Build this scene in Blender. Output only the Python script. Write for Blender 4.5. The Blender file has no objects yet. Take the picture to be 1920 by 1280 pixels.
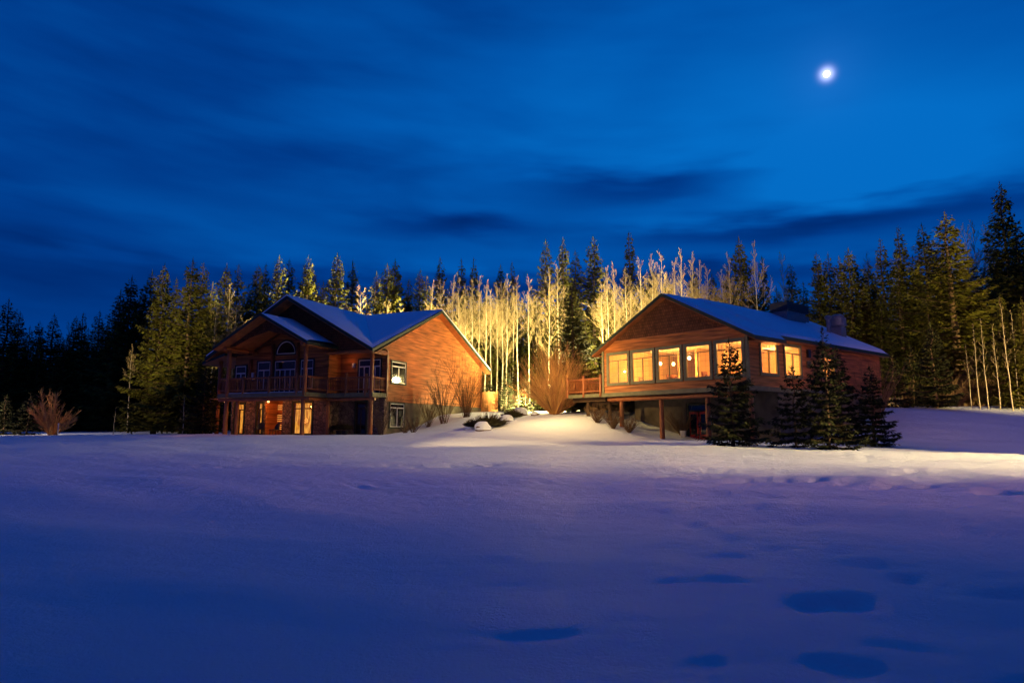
import bpy, math, random
import numpy as np
from mathutils import Vector, Matrix, noise
R_ = math.radians
sc = bpy.context.scene
col = sc.collection

# ------------------------------------------------------------------ camera
TILT = R_(7.49); FPX = 1240.0
cd = bpy.data.cameras.new('camera'); cam = bpy.data.objects.new('camera', cd); col.objects.link(cam)
cd.sensor_width = 36; cd.lens = 36*FPX/1920; cd.clip_start = .1; cd.clip_end = 4000
cam.location = (0, 0, 0); cam.rotation_euler = (math.pi/2+TILT, 0, 0)
sc.camera = cam
sc.view_settings.view_transform = 'Standard'; sc.view_settings.look = 'None'
sc.view_settings.exposure = 0; sc.view_settings.gamma = 1
sc.render.engine = 'CYCLES'
try:
    sc.cycles.use_denoising = True; sc.cycles.max_bounces = 6; sc.cycles.diffuse_bounces = 3
    sc.cycles.transparent_max_bounces = 12; sc.cycles.sample_clamp_indirect = 4
    sc.cycles.caustics_reflective = False; sc.cycles.caustics_refractive = False
except Exception: pass

# ------------------------------------------------------------------ node helpers
class NT:
    def __init__(s, nt): s.nt = nt
    def n(s, t, **k):
        x = s.nt.nodes.new(t)
        for a, b in k.items(): setattr(x, a, b)
        return x
    def l(s, a, b): s.nt.links.new(a, b)
    def m(s, op, a, b=None, c=None, clamp=False):
        x = s.n('ShaderNodeMath', operation=op); x.use_clamp = clamp
        for i, v in enumerate((a, b, c)):
            if v is None: continue
            if isinstance(v, (int, float)): x.inputs[i].default_value = v
            else: s.l(v, x.inputs[i])
        return x.outputs[0]
    def mix(s, f, a, b):
        x = s.n('ShaderNodeMix', data_type='RGBA')
        for i, v in ((0, f), (6, a), (7, b)):
            if isinstance(v, (int, float)): x.inputs[i].default_value = v
            elif isinstance(v, tuple): x.inputs[i].default_value = (*v[:3], 1)
            else: s.l(v, x.inputs[i])
        return x.outputs[2]

# ------------------------------------------------------------------ world: blue hour sky with long drifting cloud bands
MOON_AZ, MOON_EL = 26.88, 26.77     # degrees
def build_world():
    w = bpy.data.worlds.new('World'); sc.world = w; w.use_nodes = True
    N = NT(w.node_tree); w.node_tree.nodes.clear()
    out = N.n('ShaderNodeOutputWorld'); bg = N.n('ShaderNodeBackground'); N.l(bg.outputs[0], out.inputs[0])
    tc = N.n('ShaderNodeTexCoord'); sx = N.n('ShaderNodeSeparateXYZ'); N.l(tc.outputs['Generated'], sx.inputs[0])
    X, Y, Z = sx.outputs
    az = N.m('MULTIPLY', N.m('ARCTAN2', X, Y), 57.2958)
    el = N.m('MULTIPLY', N.m('ARCSINE', Z), 57.2958)
    # drifting noise used to fray the bands
    cmb = N.n('ShaderNodeCombineXYZ'); N.l(N.m('MULTIPLY', az, .045), cmb.inputs[0]); N.l(N.m('MULTIPLY', el, .16), cmb.inputs[1])
    nz = N.n('ShaderNodeTexNoise'); nz.inputs['Scale'].default_value = 1.0; nz.inputs['Detail'].default_value = 3.5; nz.inputs['Roughness'].default_value = .5
    nz.inputs['Distortion'].default_value = .5; N.l(cmb.outputs[0], nz.inputs['Vector'])
    cmb2 = N.n('ShaderNodeCombineXYZ'); N.l(N.m('MULTIPLY', az, .1), cmb2.inputs[0]); N.l(N.m('MULTIPLY', N.m('ADD', el, N.m('MULTIPLY', az, .06)), .5), cmb2.inputs[1])
    nz2 = N.n('ShaderNodeTexNoise'); nz2.inputs['Scale'].default_value = 1.0; nz2.inputs['Detail'].default_value = 3; N.l(cmb2.outputs[0], nz2.inputs['Vector'])
    f1 = nz.outputs[0]; f2 = nz2.outputs[0]
    azd = N.m('ADD', az, N.m('MULTIPLY', N.m('SUBTRACT', f1, .5), 22)); eld = N.m('ADD', el, N.m('MULTIPLY', N.m('SUBTRACT', f2, .5), 3.8))
    def blob(a0, e0, sa, se, amp, tilt=0):
        da = N.m('SUBTRACT', azd, a0); de = N.m('SUBTRACT', eld, e0)
        if tilt: de = N.m('SUBTRACT', de, N.m('MULTIPLY', da, tilt))
        q = N.m('ADD', N.m('POWER', N.m('ABSOLUTE', N.m('DIVIDE', da, sa)), 2), N.m('POWER', N.m('ABSOLUTE', N.m('DIVIDE', de, se)), 2))
        return N.m('MULTIPLY', N.m('EXPONENT', N.m('MULTIPLY', q, -1)), amp)
    def total(lst):
        t = lst[0]
        for x in lst[1:]: t = N.m('ADD', t, x)
        return t
    # brightness of the clear sky
    bright = total([blob(18, 24, 24, 12, .28), blob(2, 22, 20, 10, .14), blob(30, 21, 16, 6, .30), blob(36, 38, 26, 8, .10), blob(-16, 13.4, 22, 1.6, .14), blob(-33, 17, 12, 1.2, .06),
                    blob(-6, 15.8, 16, 1.3, .14), blob(27, 17.6, 16, 1.4, .22), blob(38, 20, 9, 3.5, .16)])
    base = N.m('ADD', bright, .49)
    base = N.m('ADD', base, N.m('MULTIPLY', N.m('SUBTRACT', f1, .5), .27))
    base = N.m('ADD', base, N.m('MULTIPLY', N.m('SUBTRACT', f2, .5), .26))
    dark = total([blob(25, 16.0, 20, 1.5, .56, -.01), blob(9, 20, 9, 1.8, .42, -.08), blob(18, 20.5, 7, 1.2, .22, .02), blob(-4, 17.2, 9, 1.6, .36, .05), blob(-3, 12.2, 24, 1.5, .34), blob(-38, 20, 16, 9, .08),
                  blob(-40, 10, 14, 5, .14), blob(-15, 21.5, 11, 2.5, .12), blob(24, 12.6, 20, .9, .20), blob(-30, 33, 14, 6, .07)])
    back = N.m('MULTIPLY', N.m('MULTIPLY', N.m('SUBTRACT', N.m('ABSOLUTE', az), 60), 1/80, clamp=True), .22)   # darker sky away from the dusk side
    zen = N.m('MULTIPLY', N.m('MULTIPLY', N.m('SUBTRACT', el, 38), 1/40, clamp=True), .02)
    v = N.m('MAXIMUM', N.m('SUBTRACT', N.m('SUBTRACT', base, dark), N.m('MAXIMUM', back, zen)), .04)
    vr = N.n('ShaderNodeValToRGB'); N.l(v, vr.inputs[0])
    e = vr.color_ramp.elements
    e[0].position = 0; e[0].color = (.000, .004, .035, 1); e[1].position = 1; e[1].color = (.001, .150, .56, 1)
    for p, c in ((.2, (.0000, .014, .120, 1)), (.42, (.0001, .044, .255, 1)), (.7, (.0003, .092, .41, 1))):
        q = e.new(p); q.color = c
    # light aureole of the moon in thin haze (part of the sky, by direction)
    ma, me = R_(MOON_AZ), R_(MOON_EL)
    d = N.n('ShaderNodeVectorMath', operation='DOT_PRODUCT'); N.l(tc.outputs['Generated'], d.inputs[0])
    d.inputs[1].default_value = (math.sin(ma)*math.cos(me), math.cos(ma)*math.cos(me), math.sin(me))
    ang = N.m('MULTIPLY', N.m('ARCCOSINE', N.m('MINIMUM', d.outputs['Value'], 1.0)), 57.2958)
    h1 = N.m('EXPONENT', N.m('MULTIPLY', N.m('POWER', N.m('DIVIDE', ang, .42), 2), -1))
    h2 = N.m('EXPONENT', N.m('MULTIPLY', N.m('DIVIDE', ang, 1.7), -1))
    add = N.n('ShaderNodeMix', data_type='RGBA', blend_type='ADD'); add.inputs[0].default_value = 1
    N.l(vr.outputs[0], add.inputs[6]); N.l(N.mix(h1, (0, 0, 0), (1.0, 1.0, 1.5)), add.inputs[7])
    add2 = N.n('ShaderNodeMix', data_type='RGBA', blend_type='ADD'); add2.inputs[0].default_value = 1
    N.l(add.outputs[2], add2.inputs[6]); N.l(N.mix(h2, (0, 0, 0), (.012, .035, .09)), add2.inputs[7])
    # last rose light of dusk low in the sky behind the camera
    qa = N.m('ADD', N.m('POWER', N.m('ABSOLUTE', N.m('DIVIDE', N.m('ADD', az, 130), 32)), 2), N.m('POWER', N.m('ABSOLUTE', N.m('DIVIDE', N.m('SUBTRACT', el, 20), 24)), 2))
    g = N.m('EXPONENT', N.m('MULTIPLY', qa, -1))
    add3 = N.n('ShaderNodeMix', data_type='RGBA', blend_type='ADD'); add3.inputs[0].default_value = 1
    N.l(add2.outputs[2], add3.inputs[6]); N.l(N.mix(g, (0, 0, 0), (.06, .015, .03)), add3.inputs[7]); add2 = add3
    N.l(add2.outputs[2], bg.inputs[0]); bg.inputs[1].default_value = 1.0
build_world()

# ------------------------------------------------------------------ lamps of the place, with added fill lights among them
def lamp(name, kind, loc, power, color, size=.15, target=None, cone=None, blend=.3):
    ld = bpy.data.lights.new(name, kind); o = bpy.data.objects.new(name, ld); col.objects.link(o)
    o.location = loc; ld.energy = power; ld.color = color

    if kind in ('POINT', 'SPOT'): ld.shadow_soft_size = size
    if kind == 'SPOT':
        ld.spot_size = R_(cone); ld.spot_blend = blend
    if target is not None:
        o.rotation_euler = (Vector(target)-Vector(loc)).to_track_quat('-Z', 'Y').to_euler()
    return o
WARM = (1, .60, .20); YEL = (1, .79, .34)
lamp('yard_floodlight_light', 'SPOT', (8.3, 51.0, 2.7), 16000, YEL, .25, (3, 64, 14), 104, .4)
lamp('yard_floodlight_light', 'SPOT', (13.0, 51.5, 3.0), 30000, YEL, .25, (1, 68, 15), 104, .4)
lamp('yard_lamp_light', 'SPOT', (0.2, 53.4, 2.3), 15000, (1, .80, .34), .15, (7.5, 64, 6.5), 128, .3)
lamp('yard_lamp_light', 'POINT', (5.2, 54.5, 4.4), 9000, (1, .78, .30), .25)
lamp('wall_floodlight_light', 'SPOT', (1.2, 47.2, 1.9), 2500, (1, .38, .07), .03, (-6.5, 50.0, 7.0), 84, .7)
lamp('yard_fill_light', 'POINT', (2.6, 40.5, 3.8), 1150, (1, .62, .20), .03)  # added fill hanging free in the air, warms the mound and the willow
lamp('rear_floodlight_light', 'SPOT', (-8.5, 63.0, 2.8), 80000, YEL, .25, (-8, 74, 16), 120, .4)
lamp('rear_floodlight_light', 'SPOT', (-17, 61.0, 2.6), 80000, YEL, .25, (-19, 72, 14), 100, .3)
lamp('tree_lamp_light', 'SPOT', (45, 21, 3.5), 110000, (1, .68, .22), .4, (30, 60, 11), 38, .4)
lamp('bank_fill_light', 'SPOT', (12, -12, 6.0), 36000, (1, .45, .38), .4, (31, 44, 0), 26, .9)  # added pink fill from behind the camera, only to lighten the right bank
lamp('driveway_lamp_light', 'SPOT', (-34, 2, 5.0), 190000, (1, .74, .26), .4, (-31, 58, 9), 15, .6)
lamp('drive_lamp_light', 'SPOT', (-44, 49, 3.0), 6500, (1, .72, .42), .3, (-31, 59, -.6), 80, .4)
lamp('mound_fill_light', 'SPOT', (-9, 21, 4.6), 15000, (1, .62, .22), .05, (1.6, 38, -.6), 33, .9)  # added spot without a fixture, brightens the front face of the mound
lamp('unseen_field_light', 'SPOT', (31, 12, 6.5), 66000, (1, .70, .27), .05, (11.5, 22.5, -2), 38, 1)
lamp('unseen_field_light', 'SPOT', (36, 10, 6.0), 34000, (1, .66, .26), .05, (8.5, 29, -1.6), 20, 1)
lamp('unseen_field_light', 'SPOT', (42, 4, 8.5), 23000, (1, .42, .36), 2.2, (11, 15, -1.5), 30, 1)  # added pink fill out of view, tints the right foreground snow violet
lamp('unseen_field_light', 'SPOT', (42, 12, 8.5), 8000, (1, .40, .38), 2.2, (-5, 22, -2.0), 28, 1)  # second added pink fill, carries the violet across the middle of the field

# ------------------------------------------------------------------ tags and mesh builder
def tag(o, label=None, cat=None, group=None, kind=None):
    if label: o['label'] = label
    if cat: o['category'] = cat
    if group: o['group'] = group
    if kind: o['kind'] = kind
    return o
def empty(name, loc, rz=0):
    o = bpy.data.objects.new(name, None); col.objects.link(o); o.location = loc; o.rotation_euler = (0, 0, rz)
    o.empty_display_size = .3
    return o
IDM = lambda x, y, z: (x, y, z)
class MB:
    def __init__(s, f=IDM): s.v = []; s.f = []; s.map = f; s.smooth = False
    def add(s, vs, fs, raw=False):
        b = len(s.v); s.v += [tuple(p) if raw else s.map(*p) for p in vs]; s.f += [tuple(b+i for i in q) for q in fs]
    def box(s, x0, x1, y0, y1, z0, z1):
        s.add([(x0, y0, z0), (x1, y0, z0), (x1, y1, z0), (x0, y1, z0), (x0, y0, z1), (x1, y0, z1), (x1, y1, z1), (x0, y1, z1)],
              [(0, 3, 2, 1), (4, 5, 6, 7), (0, 1, 5, 4), (1, 2, 6, 5), (2, 3, 7, 6), (3, 0, 4, 7)])
    def prism(s, poly, off):          # poly: list of 3-D points, off: extrusion vector
        n = len(poly); a = [tuple(p) for p in poly]; b = [tuple(p[i]+off[i] for i in range(3)) for p in poly]
        s.add(a+b, [tuple(range(n)), tuple(reversed(range(n, 2*n)))]+[(i, (i+1) % n, n+(i+1) % n, n+i) for i in range(n)])
    def tube(s, pts, rad, n=8, cap=True):
        pts = [Vector(p) for p in pts]; k = len(pts)
        if not isinstance(rad, (list, tuple)): rad = [rad]*k
        vs = []; up = None
        for i, p in enumerate(pts):
            t = (pts[min(i+1, k-1)]-pts[max(i-1, 0)])
            if t.length < 1e-9: t = Vector((0, 0, 1))
            t.normalize()
            if up is None: up = Vector((0, 0, 1)) if abs(t.z) < .9 else Vector((1, 0, 0))
            a = t.cross(up)
            if a.length < 1e-6: a = t.orthogonal()
            a.normalize(); b = a.cross(t)
            for j in range(n):
                q = 2*math.pi*j/n; vs.append(p+a*(math.cos(q)*rad[i])+b*(math.sin(q)*rad[i]))
        fs = [(i*n+j, i*n+(j+1) % n, (i+1)*n+(j+1) % n, (i+1)*n+j) for i in range(k-1) for j in range(n)]
        if cap: fs += [tuple(reversed(range(n))), tuple(range((k-1)*n, k*n))]
        s.add([tuple(p) for p in vs], fs)
    def lathe(s, cx, cy, prof, n=14):
        vs = [(cx+r*math.cos(2*math.pi*j/n), cy+r*math.sin(2*math.pi*j/n), z) for r, z in prof for j in range(n)]; k = len(prof)
        fs = [(i*n+j, i*n+(j+1) % n, (i+1)*n+(j+1) % n, (i+1)*n+j) for i in range(k-1) for j in range(n)]
        fs += [tuple(reversed(range(n))), tuple(range((k-1)*n, k*n))]
        s.add(vs, fs)
    def mesh(s, name, m):
        me = bpy.data.meshes.new(name); me.from_pydata(s.v, [], s.f)
        if m: me.materials.append(m)
        if s.smooth: me.shade_smooth()
        me.update(); return me
    def build(s, name, m, parent=None):
        o = bpy.data.objects.new(name, s.mesh(name, m)); col.objects.link(o)
        if parent: o.parent = parent
        return o

# ------------------------------------------------------------------ materials
def mat(name, color, rough=.7, spec=.3, metal=0, var=0, vscale=3, bump=0, bscale=20, stretch=(1, 1, 1), island=0):
    m = bpy.data.materials.new(name); m.use_nodes = True; N = NT(m.node_tree); b = m.node_tree.nodes['Principled BSDF']
    b.inputs['Base Color'].default_value = (*color, 1); b.inputs['Roughness'].default_value = rough; b.inputs['Metallic'].default_value = metal
    b.inputs['Specular IOR Level'].default_value = spec
    tc = N.n('ShaderNodeTexCoord'); mp = N.n('ShaderNodeMapping'); mp.inputs['Scale'].default_value = stretch; N.l(tc.outputs['Object'], mp.inputs[0])
    c = None
    if var:
        nz = N.n('ShaderNodeTexNoise'); nz.inputs['Scale'].default_value = vscale; nz.inputs['Detail'].default_value = 5; N.l(mp.outputs[0], nz.inputs['Vector'])
        r = N.n('ShaderNodeMapRange'); N.l(nz.outputs[0], r.inputs[0]); r.inputs[1].default_value = .3; r.inputs[2].default_value = .7
        c = N.mix(r.outputs[0], tuple(x*(1-var) for x in color), tuple(min(1, x*(1+var)) for x in color))
    if island:
        g = N.n('ShaderNodeNewGeometry')
        hs = N.n('ShaderNodeHueSaturation'); hs.inputs['Color'].default_value = (*color, 1)
        if c is not None: N.l(c, hs.inputs['Color'])
        N.l(N.m('ADD', N.m('MULTIPLY', g.outputs['Random Per Island'], 2*island), 1-island), hs.inputs['Value'])
        N.l(N.m('ADD', N.m('MULTIPLY', g.outputs['Random Per Island'], .04), .48), hs.inputs['Hue'])
        c = hs.outputs[0]
    if c is not None: N.l(c, b.inputs['Base Color'])
    if bump:
        nb = N.n('ShaderNodeTexNoise'); nb.inputs['Scale'].default_value = bscale; nb.inputs['Detail'].default_value = 6; N.l(mp.outputs[0], nb.inputs['Vector'])
        bp = N.n('ShaderNodeBump'); bp.inputs['Strength'].default_value = bump; bp.inputs['Distance'].default_value = .05; N.l(nb.outputs[0], bp.inputs['Height']); N.l(bp.outputs[0], b.inputs['Normal'])
    return m
def emit(name, color, st):
    m = bpy.data.materials.new(name); m.use_nodes = True; N = NT(m.node_tree); m.node_tree.nodes.clear()
    o = N.n('ShaderNodeOutputMaterial'); e = N.n('ShaderNodeEmission'); e.inputs[0].default_value = (*color, 1); e.inputs[1].default_value = st; N.l(e.outputs[0], o.inputs[0]); return m
def glass_mat():
    m = bpy.data.materials.new('window_glass'); m.use_nodes = True; N = NT(m.node_tree); m.node_tree.nodes.clear()
    o = N.n('ShaderNodeOutputMaterial'); t = N.n('ShaderNodeBsdfTransparent'); g = N.n('ShaderNodeBsdfGlossy'); g.inputs['Roughness'].default_value = .02
    fr = N.n('ShaderNodeLayerWeight'); fr.inputs[0].default_value = .35; mx = N.n('ShaderNodeMixShader'); N.l(N.m('ADD', N.m('MULTIPLY', N.m('POWER', fr.outputs['Facing'], 3), .5), .04), mx.inputs[0]); N.l(t.outputs[0], mx.inputs[1]); N.l(g.outputs[0], mx.inputs[2]); N.l(mx.outputs[0], o.inputs[0]); return m
def curtain_mat():   # lamp lit blind of a lit room
    m = bpy.data.materials.new('lit_blind'); m.use_nodes = True; N = NT(m.node_tree); m.node_tree.nodes.clear()
    o = N.n('ShaderNodeOutputMaterial'); e = N.n('ShaderNodeEmission'); tc = N.n('ShaderNodeTexCoord')
    nz = N.n('ShaderNodeTexNoise'); nz.inputs['Scale'].default_value = 2.6; mp = N.n('ShaderNodeMapping'); mp.inputs['Scale'].default_value = (3, 3, .7); N.l(tc.outputs['Object'], mp.inputs[0]); N.l(mp.outputs[0], nz.inputs['Vector'])
    r = N.n('ShaderNodeValToRGB'); N.l(nz.outputs[0], r.inputs[0]); r.color_ramp.elements[0].position = .35; r.color_ramp.elements[0].color = (.42, .10, .006, 1); r.color_ramp.elements[1].position = .62; r.color_ramp.elements[1].color = (1, .42, .055, 1)
    N.l(r.outputs[0], e.inputs[0]); e.inputs[1].default_value = 1.0; N.l(e.outputs[0], o.inputs[0]); return m
def pattern_mat(name, kind, c1, c2, c3, scale, bump=.6):
    m = bpy.data.materials.new(name); m.use_nodes = True; N = NT(m.node_tree); b = m.node_tree.nodes['Principled BSDF']
    b.inputs['Roughness'].default_value = .85; b.inputs['Specular IOR Level'].default_value = .2
    tc = N.n('ShaderNodeTexCoord'); bp = N.n('ShaderNodeBump'); bp.inputs['Strength'].default_value = bump; bp.inputs['Distance'].default_value = .06
    if kind == 'shingle':
        sx = N.n('ShaderNodeSeparateXYZ'); N.l(tc.outputs['Object'], sx.inputs[0]); cb = N.n('ShaderNodeCombineXYZ')
        N.l(N.m('ADD', sx.outputs[0], sx.outputs[1]), cb.inputs[0]); N.l(sx.outputs[2], cb.inputs[1])
        br = N.n('ShaderNodeTexBrick'); N.l(cb.outputs[0], br.inputs['Vector']); br.inputs['Scale'].default_value = scale
        br.inputs['Color1'].default_value = (*c1, 1); br.inputs['Color2'].default_value = (*c2, 1); br.inputs['Mortar'].default_value = (*c3, 1)
        br.inputs['Mortar Size'].default_value = .03; br.inputs['Brick Width'].default_value = .55; br.inputs['Row Height'].default_value = .62
        nz = N.n('ShaderNodeTexNoise'); nz.inputs['Scale'].default_value = 3; N.l(tc.outputs['Object'], nz.inputs['Vector'])
        hs = N.n('ShaderNodeHueSaturation'); N.l(br.outputs[0], hs.inputs['Color']); N.l(N.m('ADD', nz.outputs[0], .45), hs.inputs['Value'])
        N.l(hs.outputs[0], b.inputs['Base Color'])
        zz = N.m('FRACT', N.m('MULTIPLY', sx.outputs[2], scale/.62)); N.l(N.m('ADD', N.m('MULTIPLY', zz, -1), br.outputs[1]), bp.inputs['Height'])
    else:
        vo = N.n('ShaderNodeTexVoronoi'); vo.inputs['Scale'].default_value = scale; N.l(tc.outputs['Object'], vo.inputs['Vector'])
        ve = N.n('ShaderNodeTexVoronoi', feature='DISTANCE_TO_EDGE'); ve.inputs['Scale'].default_value = scale; N.l(tc.outputs['Object'], ve.inputs['Vector'])
        sp = N.n('ShaderNodeSeparateColor'); N.l(vo.outputs['Color'], sp.inputs[0])
        c = N.mix(sp.outputs[0], c1, c2); e = N.m('MULTIPLY', ve.outputs[0], 14, clamp=True)
        N.l(N.mix(e, c3, c), b.inputs['Base Color']); N.l(N.m('MINIMUM', N.m('MULTIPLY', ve.outputs[0], 5), 1), bp.inputs['Height'])
    N.l(bp.outputs[0], b.inputs['Normal']); return m
def snow_mat(name='snow', grain=.25):
    m = bpy.data.materials.new(name); m.use_nodes = True; N = NT(m.node_tree); b = m.node_tree.nodes['Principled BSDF']
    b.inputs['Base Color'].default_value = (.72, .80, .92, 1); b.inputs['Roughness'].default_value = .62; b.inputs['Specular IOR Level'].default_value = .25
    tc = N.n('ShaderNodeTexCoord'); a = N.n('ShaderNodeTexNoise'); a.inputs['Scale'].default_value = 26; a.inputs['Detail'].default_value = 8; a.inputs['Roughness'].default_value = .7; N.l(tc.outputs['Object'], a.inputs['Vector'])
    a2 = N.n('ShaderNodeTexNoise'); a2.inputs['Scale'].default_value = 3.2; a2.inputs['Detail'].default_value = 5; N.l(tc.outputs['Object'], a2.inputs['Vector'])
    h = N.m('ADD', a.outputs[0], N.m('MULTIPLY', a2.outputs[0], 1.6))
    bp = N.n('ShaderNodeBump'); bp.inputs['Strength'].default_value = grain; bp.inputs['Distance'].default_value = .05; N.l(h, bp.inputs['Height']); N.l(bp.outputs[0], b.inputs['Normal'])
    return m
M = dict(
    siding=mat('cedar_siding', (.38, .135, .038), .6, .3, var=.6, vscale=1.7, bump=.25, bscale=12, stretch=(.35, .35, 5)),
    log=mat('log_wood', (.26, .085, .028), .5, .4, var=.35, vscale=4, bump=.3, bscale=10, stretch=(3, 3, .5)),
    beam=mat('beam_wood', (.28, .090, .028), .5, .4, var=.3, vscale=3, bump=.2, bscale=10),
    soffit=mat('soffit_wood', (.36, .13, .04), .5, .4, var=.25, vscale=3, bump=.1, bscale=10),
    green=mat('green_trim', (.012, .028, .018), .6, .4, var=.2, vscale=4),
    greytrim=mat('grey_green_band', (.14, .14, .085), .6, .3, var=.2, vscale=3),
    white=mat('white_vinyl', (.72, .70, .66), .4, .4),
    shingle=pattern_mat('cedar_shingle', 'shingle', (.16, .062, .028), (.10, .038, .018), (.02, .01, .006), 3.4),
    stone=pattern_mat('river_stone', 'stone', (.30, .20, .15), (.14, .10, .085), (.035, .028, .024), 3.6, .9),
    concrete=mat('concrete', (.13, .11, .08), .9, .2, var=.4, vscale=1.3, bump=.2, bscale=14),
    darkwood=mat('dark_wood', (.06, .035, .02), .7, .2, var=.3, vscale=5),
    darkglass=mat('dark_glass', (.008, .010, .014), .05, .45),
    metal=mat('galvanised_metal', (.22, .23, .25), .5, .4, metal=.5, var=.15, vscale=3),
    darkmetal=mat('dark_metal', (.05, .05, .055), .5, .4, metal=.5),
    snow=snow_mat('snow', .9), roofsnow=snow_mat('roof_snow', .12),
    needle=mat('spruce_needles', (.094, .092, .016), .8, .06, island=.45),
    needleblue=mat('blue_spruce_needles', (.030, .034, .015), .85, .06, island=.45),
    bark=mat('spruce_bark', (.11, .075, .05), .9, .1, var=.3, vscale=6, bump=.5, bscale=18),
    aspen=mat('aspen_bark', (.46, .40, .27), .8, .2, var=.35, vscale=3, bump=.2, bscale=10),
    willow=mat('willow_twigs', (.50, .25, .09), .8, .2, island=.3),
    aspentwig=mat('aspen_twigs', (.33, .25, .12), .8, .2),
    twig=mat('twig_bark', (.14, .085, .045), .8, .2, island=.3),
    rock=mat('rock', (.18, .13, .10), .9, .2, var=.4, vscale=3, bump=.6, bscale=6),
    juniper=mat('juniper', (.07, .06, .025), .8, .2, island=.4),
    red=mat('red_cloth', (.42, .018, .015), .7, .2, var=.15), reddoor=mat('red_door', (.34, .02, .012), .45, .4),
    roomwall=mat('room_wall', (.74, .47, .20), .7, .2, var=.12, vscale=1.5), ceil=mat('room_ceiling', (.78, .60, .36), .8, .2), floor=mat('room_floor', (.30, .14, .06), .5, .4, var=.2),
    fence=mat('fence_boards', (.42, .33, .20), .8, .2, var=.35, vscale=5), cedarfence=mat('cedar_boards', (.42, .17, .05), .6, .3, var=.4, vscale=4, stretch=(3, 3, .5)),
    black=mat('black_plastic', (.015, .015, .016), .5, .4), linen=mat('white_linen', (.8, .76, .66), .8, .2),
)
M['glass'] = glass_mat(); M['blind'] = curtain_mat(); M['bulb'] = emit('bulb', (1, .66, .26), 10); M['bulbdim'] = emit('bulb_dim', (1, .42, .12), 6)
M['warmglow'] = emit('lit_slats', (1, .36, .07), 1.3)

# ------------------------------------------------------------------ terrain
def ray(px, py):
    xc = (px-960)/FPX; yc = (640-py)/FPX
    return Vector((xc, math.cos(TILT)-yc*math.sin(TILT), math.sin(TILT)+yc*math.cos(TILT)))
def at(px, py, Y):
    d = ray(px, py); return d*(Y/d.y)
CP = np.array([(0, 0, -1.6), (-15, 0, -1.6), (15, 0, -1.5), (0, 10, -1.5), (-10, 15, -1.32), (10, 15, -1.22), (0, 25, -1.02), (-15, 30, -.82), (15, 26, -.86), (30, 20, -1.0), (-35, 30, -.9), (40, 30, -.7),
    (-20, 43, -.42), (-13, 39.5, -.42), (-8.5, 41, -.43), (-17, 49, -.4), (-25, 48, -.42), (-12, 47, -.4),
    (12, 33, -.64), (9, 36, -.62), (14, 30, -.74), (18, 36, -.62), (8.7, 38.7, -.58), (11.3, 39.8, -.6), (6.9, 41, .12), (6.1, 44.5, .9), (15, 45, 0), (8.2, 47.5, 1.45), (11.5, 50.5, 1.55),
    (1.1, 34, -.58), (-3, 36, -.54), (5, 35.5, -.58), (2, 38, -.28), (3.5, 41.5, .42), (2.5, 46, .95), (5, 47, 1.02), (-2, 46, .5), (-5, 43, -.15), (0, 41, .12), (6.2, 38, -.42),
    (-7.1, 47.5, .0), (-5.56, 51.2, .95), (-2.9, 57.6, 1.42), (2, 58, 1.5), (8, 60, 1.6), (-2, 52, 1.1), (3, 52, 1.2), (-8.3, 44.6, -.40),
    (-12, 66, 1.2), (-26, 60, -.35), (-45, 60, -.42), (-42, 82, -.05), (-60, 50, -.6), (-20, 82, 1.0), (-35, 50, -.5), (-30, 40, -.62),
    (22, 34, -.68), (27, 34, -.66), (24.5, 38.5, .0), (30, 39.5, .15), (26.5, 44.5, 1.2), (33, 46, 1.32), (40, 46, 1.4), (38, 38, .0), (30, 60, 1.5),
    (0, 100, 2), (60, 100, 2), (-60, 100, .3), (80, 60, 1.5), (-90, 60, -.2), (0, -40, -1.8), (-60, -20, -1.6), (60, -20, -1.4), (70, 20, -.8), (-70, 20, -1.2)], float)
def tps_fit(P):
    n = len(P); d = np.linalg.norm(P[:, None, :2]-P[None, :, :2], axis=2); K = np.where(d > 0, d*d*np.log(d+1e-9), 0)+np.eye(n)*.6
    A = np.zeros((n+3, n+3)); A[:n, :n] = K; A[:n, n] = 1; A[:n, n+1:] = P[:, :2]; A[n:, :n] = A[:n, n:].T
    return np.linalg.solve(A, np.concatenate([P[:, 2], [0, 0, 0]]))
TW = tps_fit(CP)
def ground_np(x, y):
    r = np.hypot(x, y-25); k = np.clip(1-(r-70)/60, 0, 1); sx = x*np.minimum(1, 110/np.maximum(r, 1)); sy = 25+(y-25)*np.minimum(1, 110/np.maximum(r, 1))
    z = TW[-3]+TW[-2]*sx+TW[-1]*sy
    for i, (a, b, _) in enumerate(CP):
        d2 = (sx-a)**2+(sy-b)**2; z = z+TW[i]*.5*d2*np.log(d2+1e-9)
    return z
def ground(x, y): return float(ground_np(np.array([float(x)]), np.array([float(y)]))[0])
def gpos(px, Y, dz=0):
    x = (px-960)/1251*Y; z = ground(x, Y)
    for _ in range(3):
        d = math.cos(TILT)*Y+math.sin(TILT)*z; x = (px-960)/FPX*d
    return Vector((x, Y, ground(x, Y)+dz))
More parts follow.
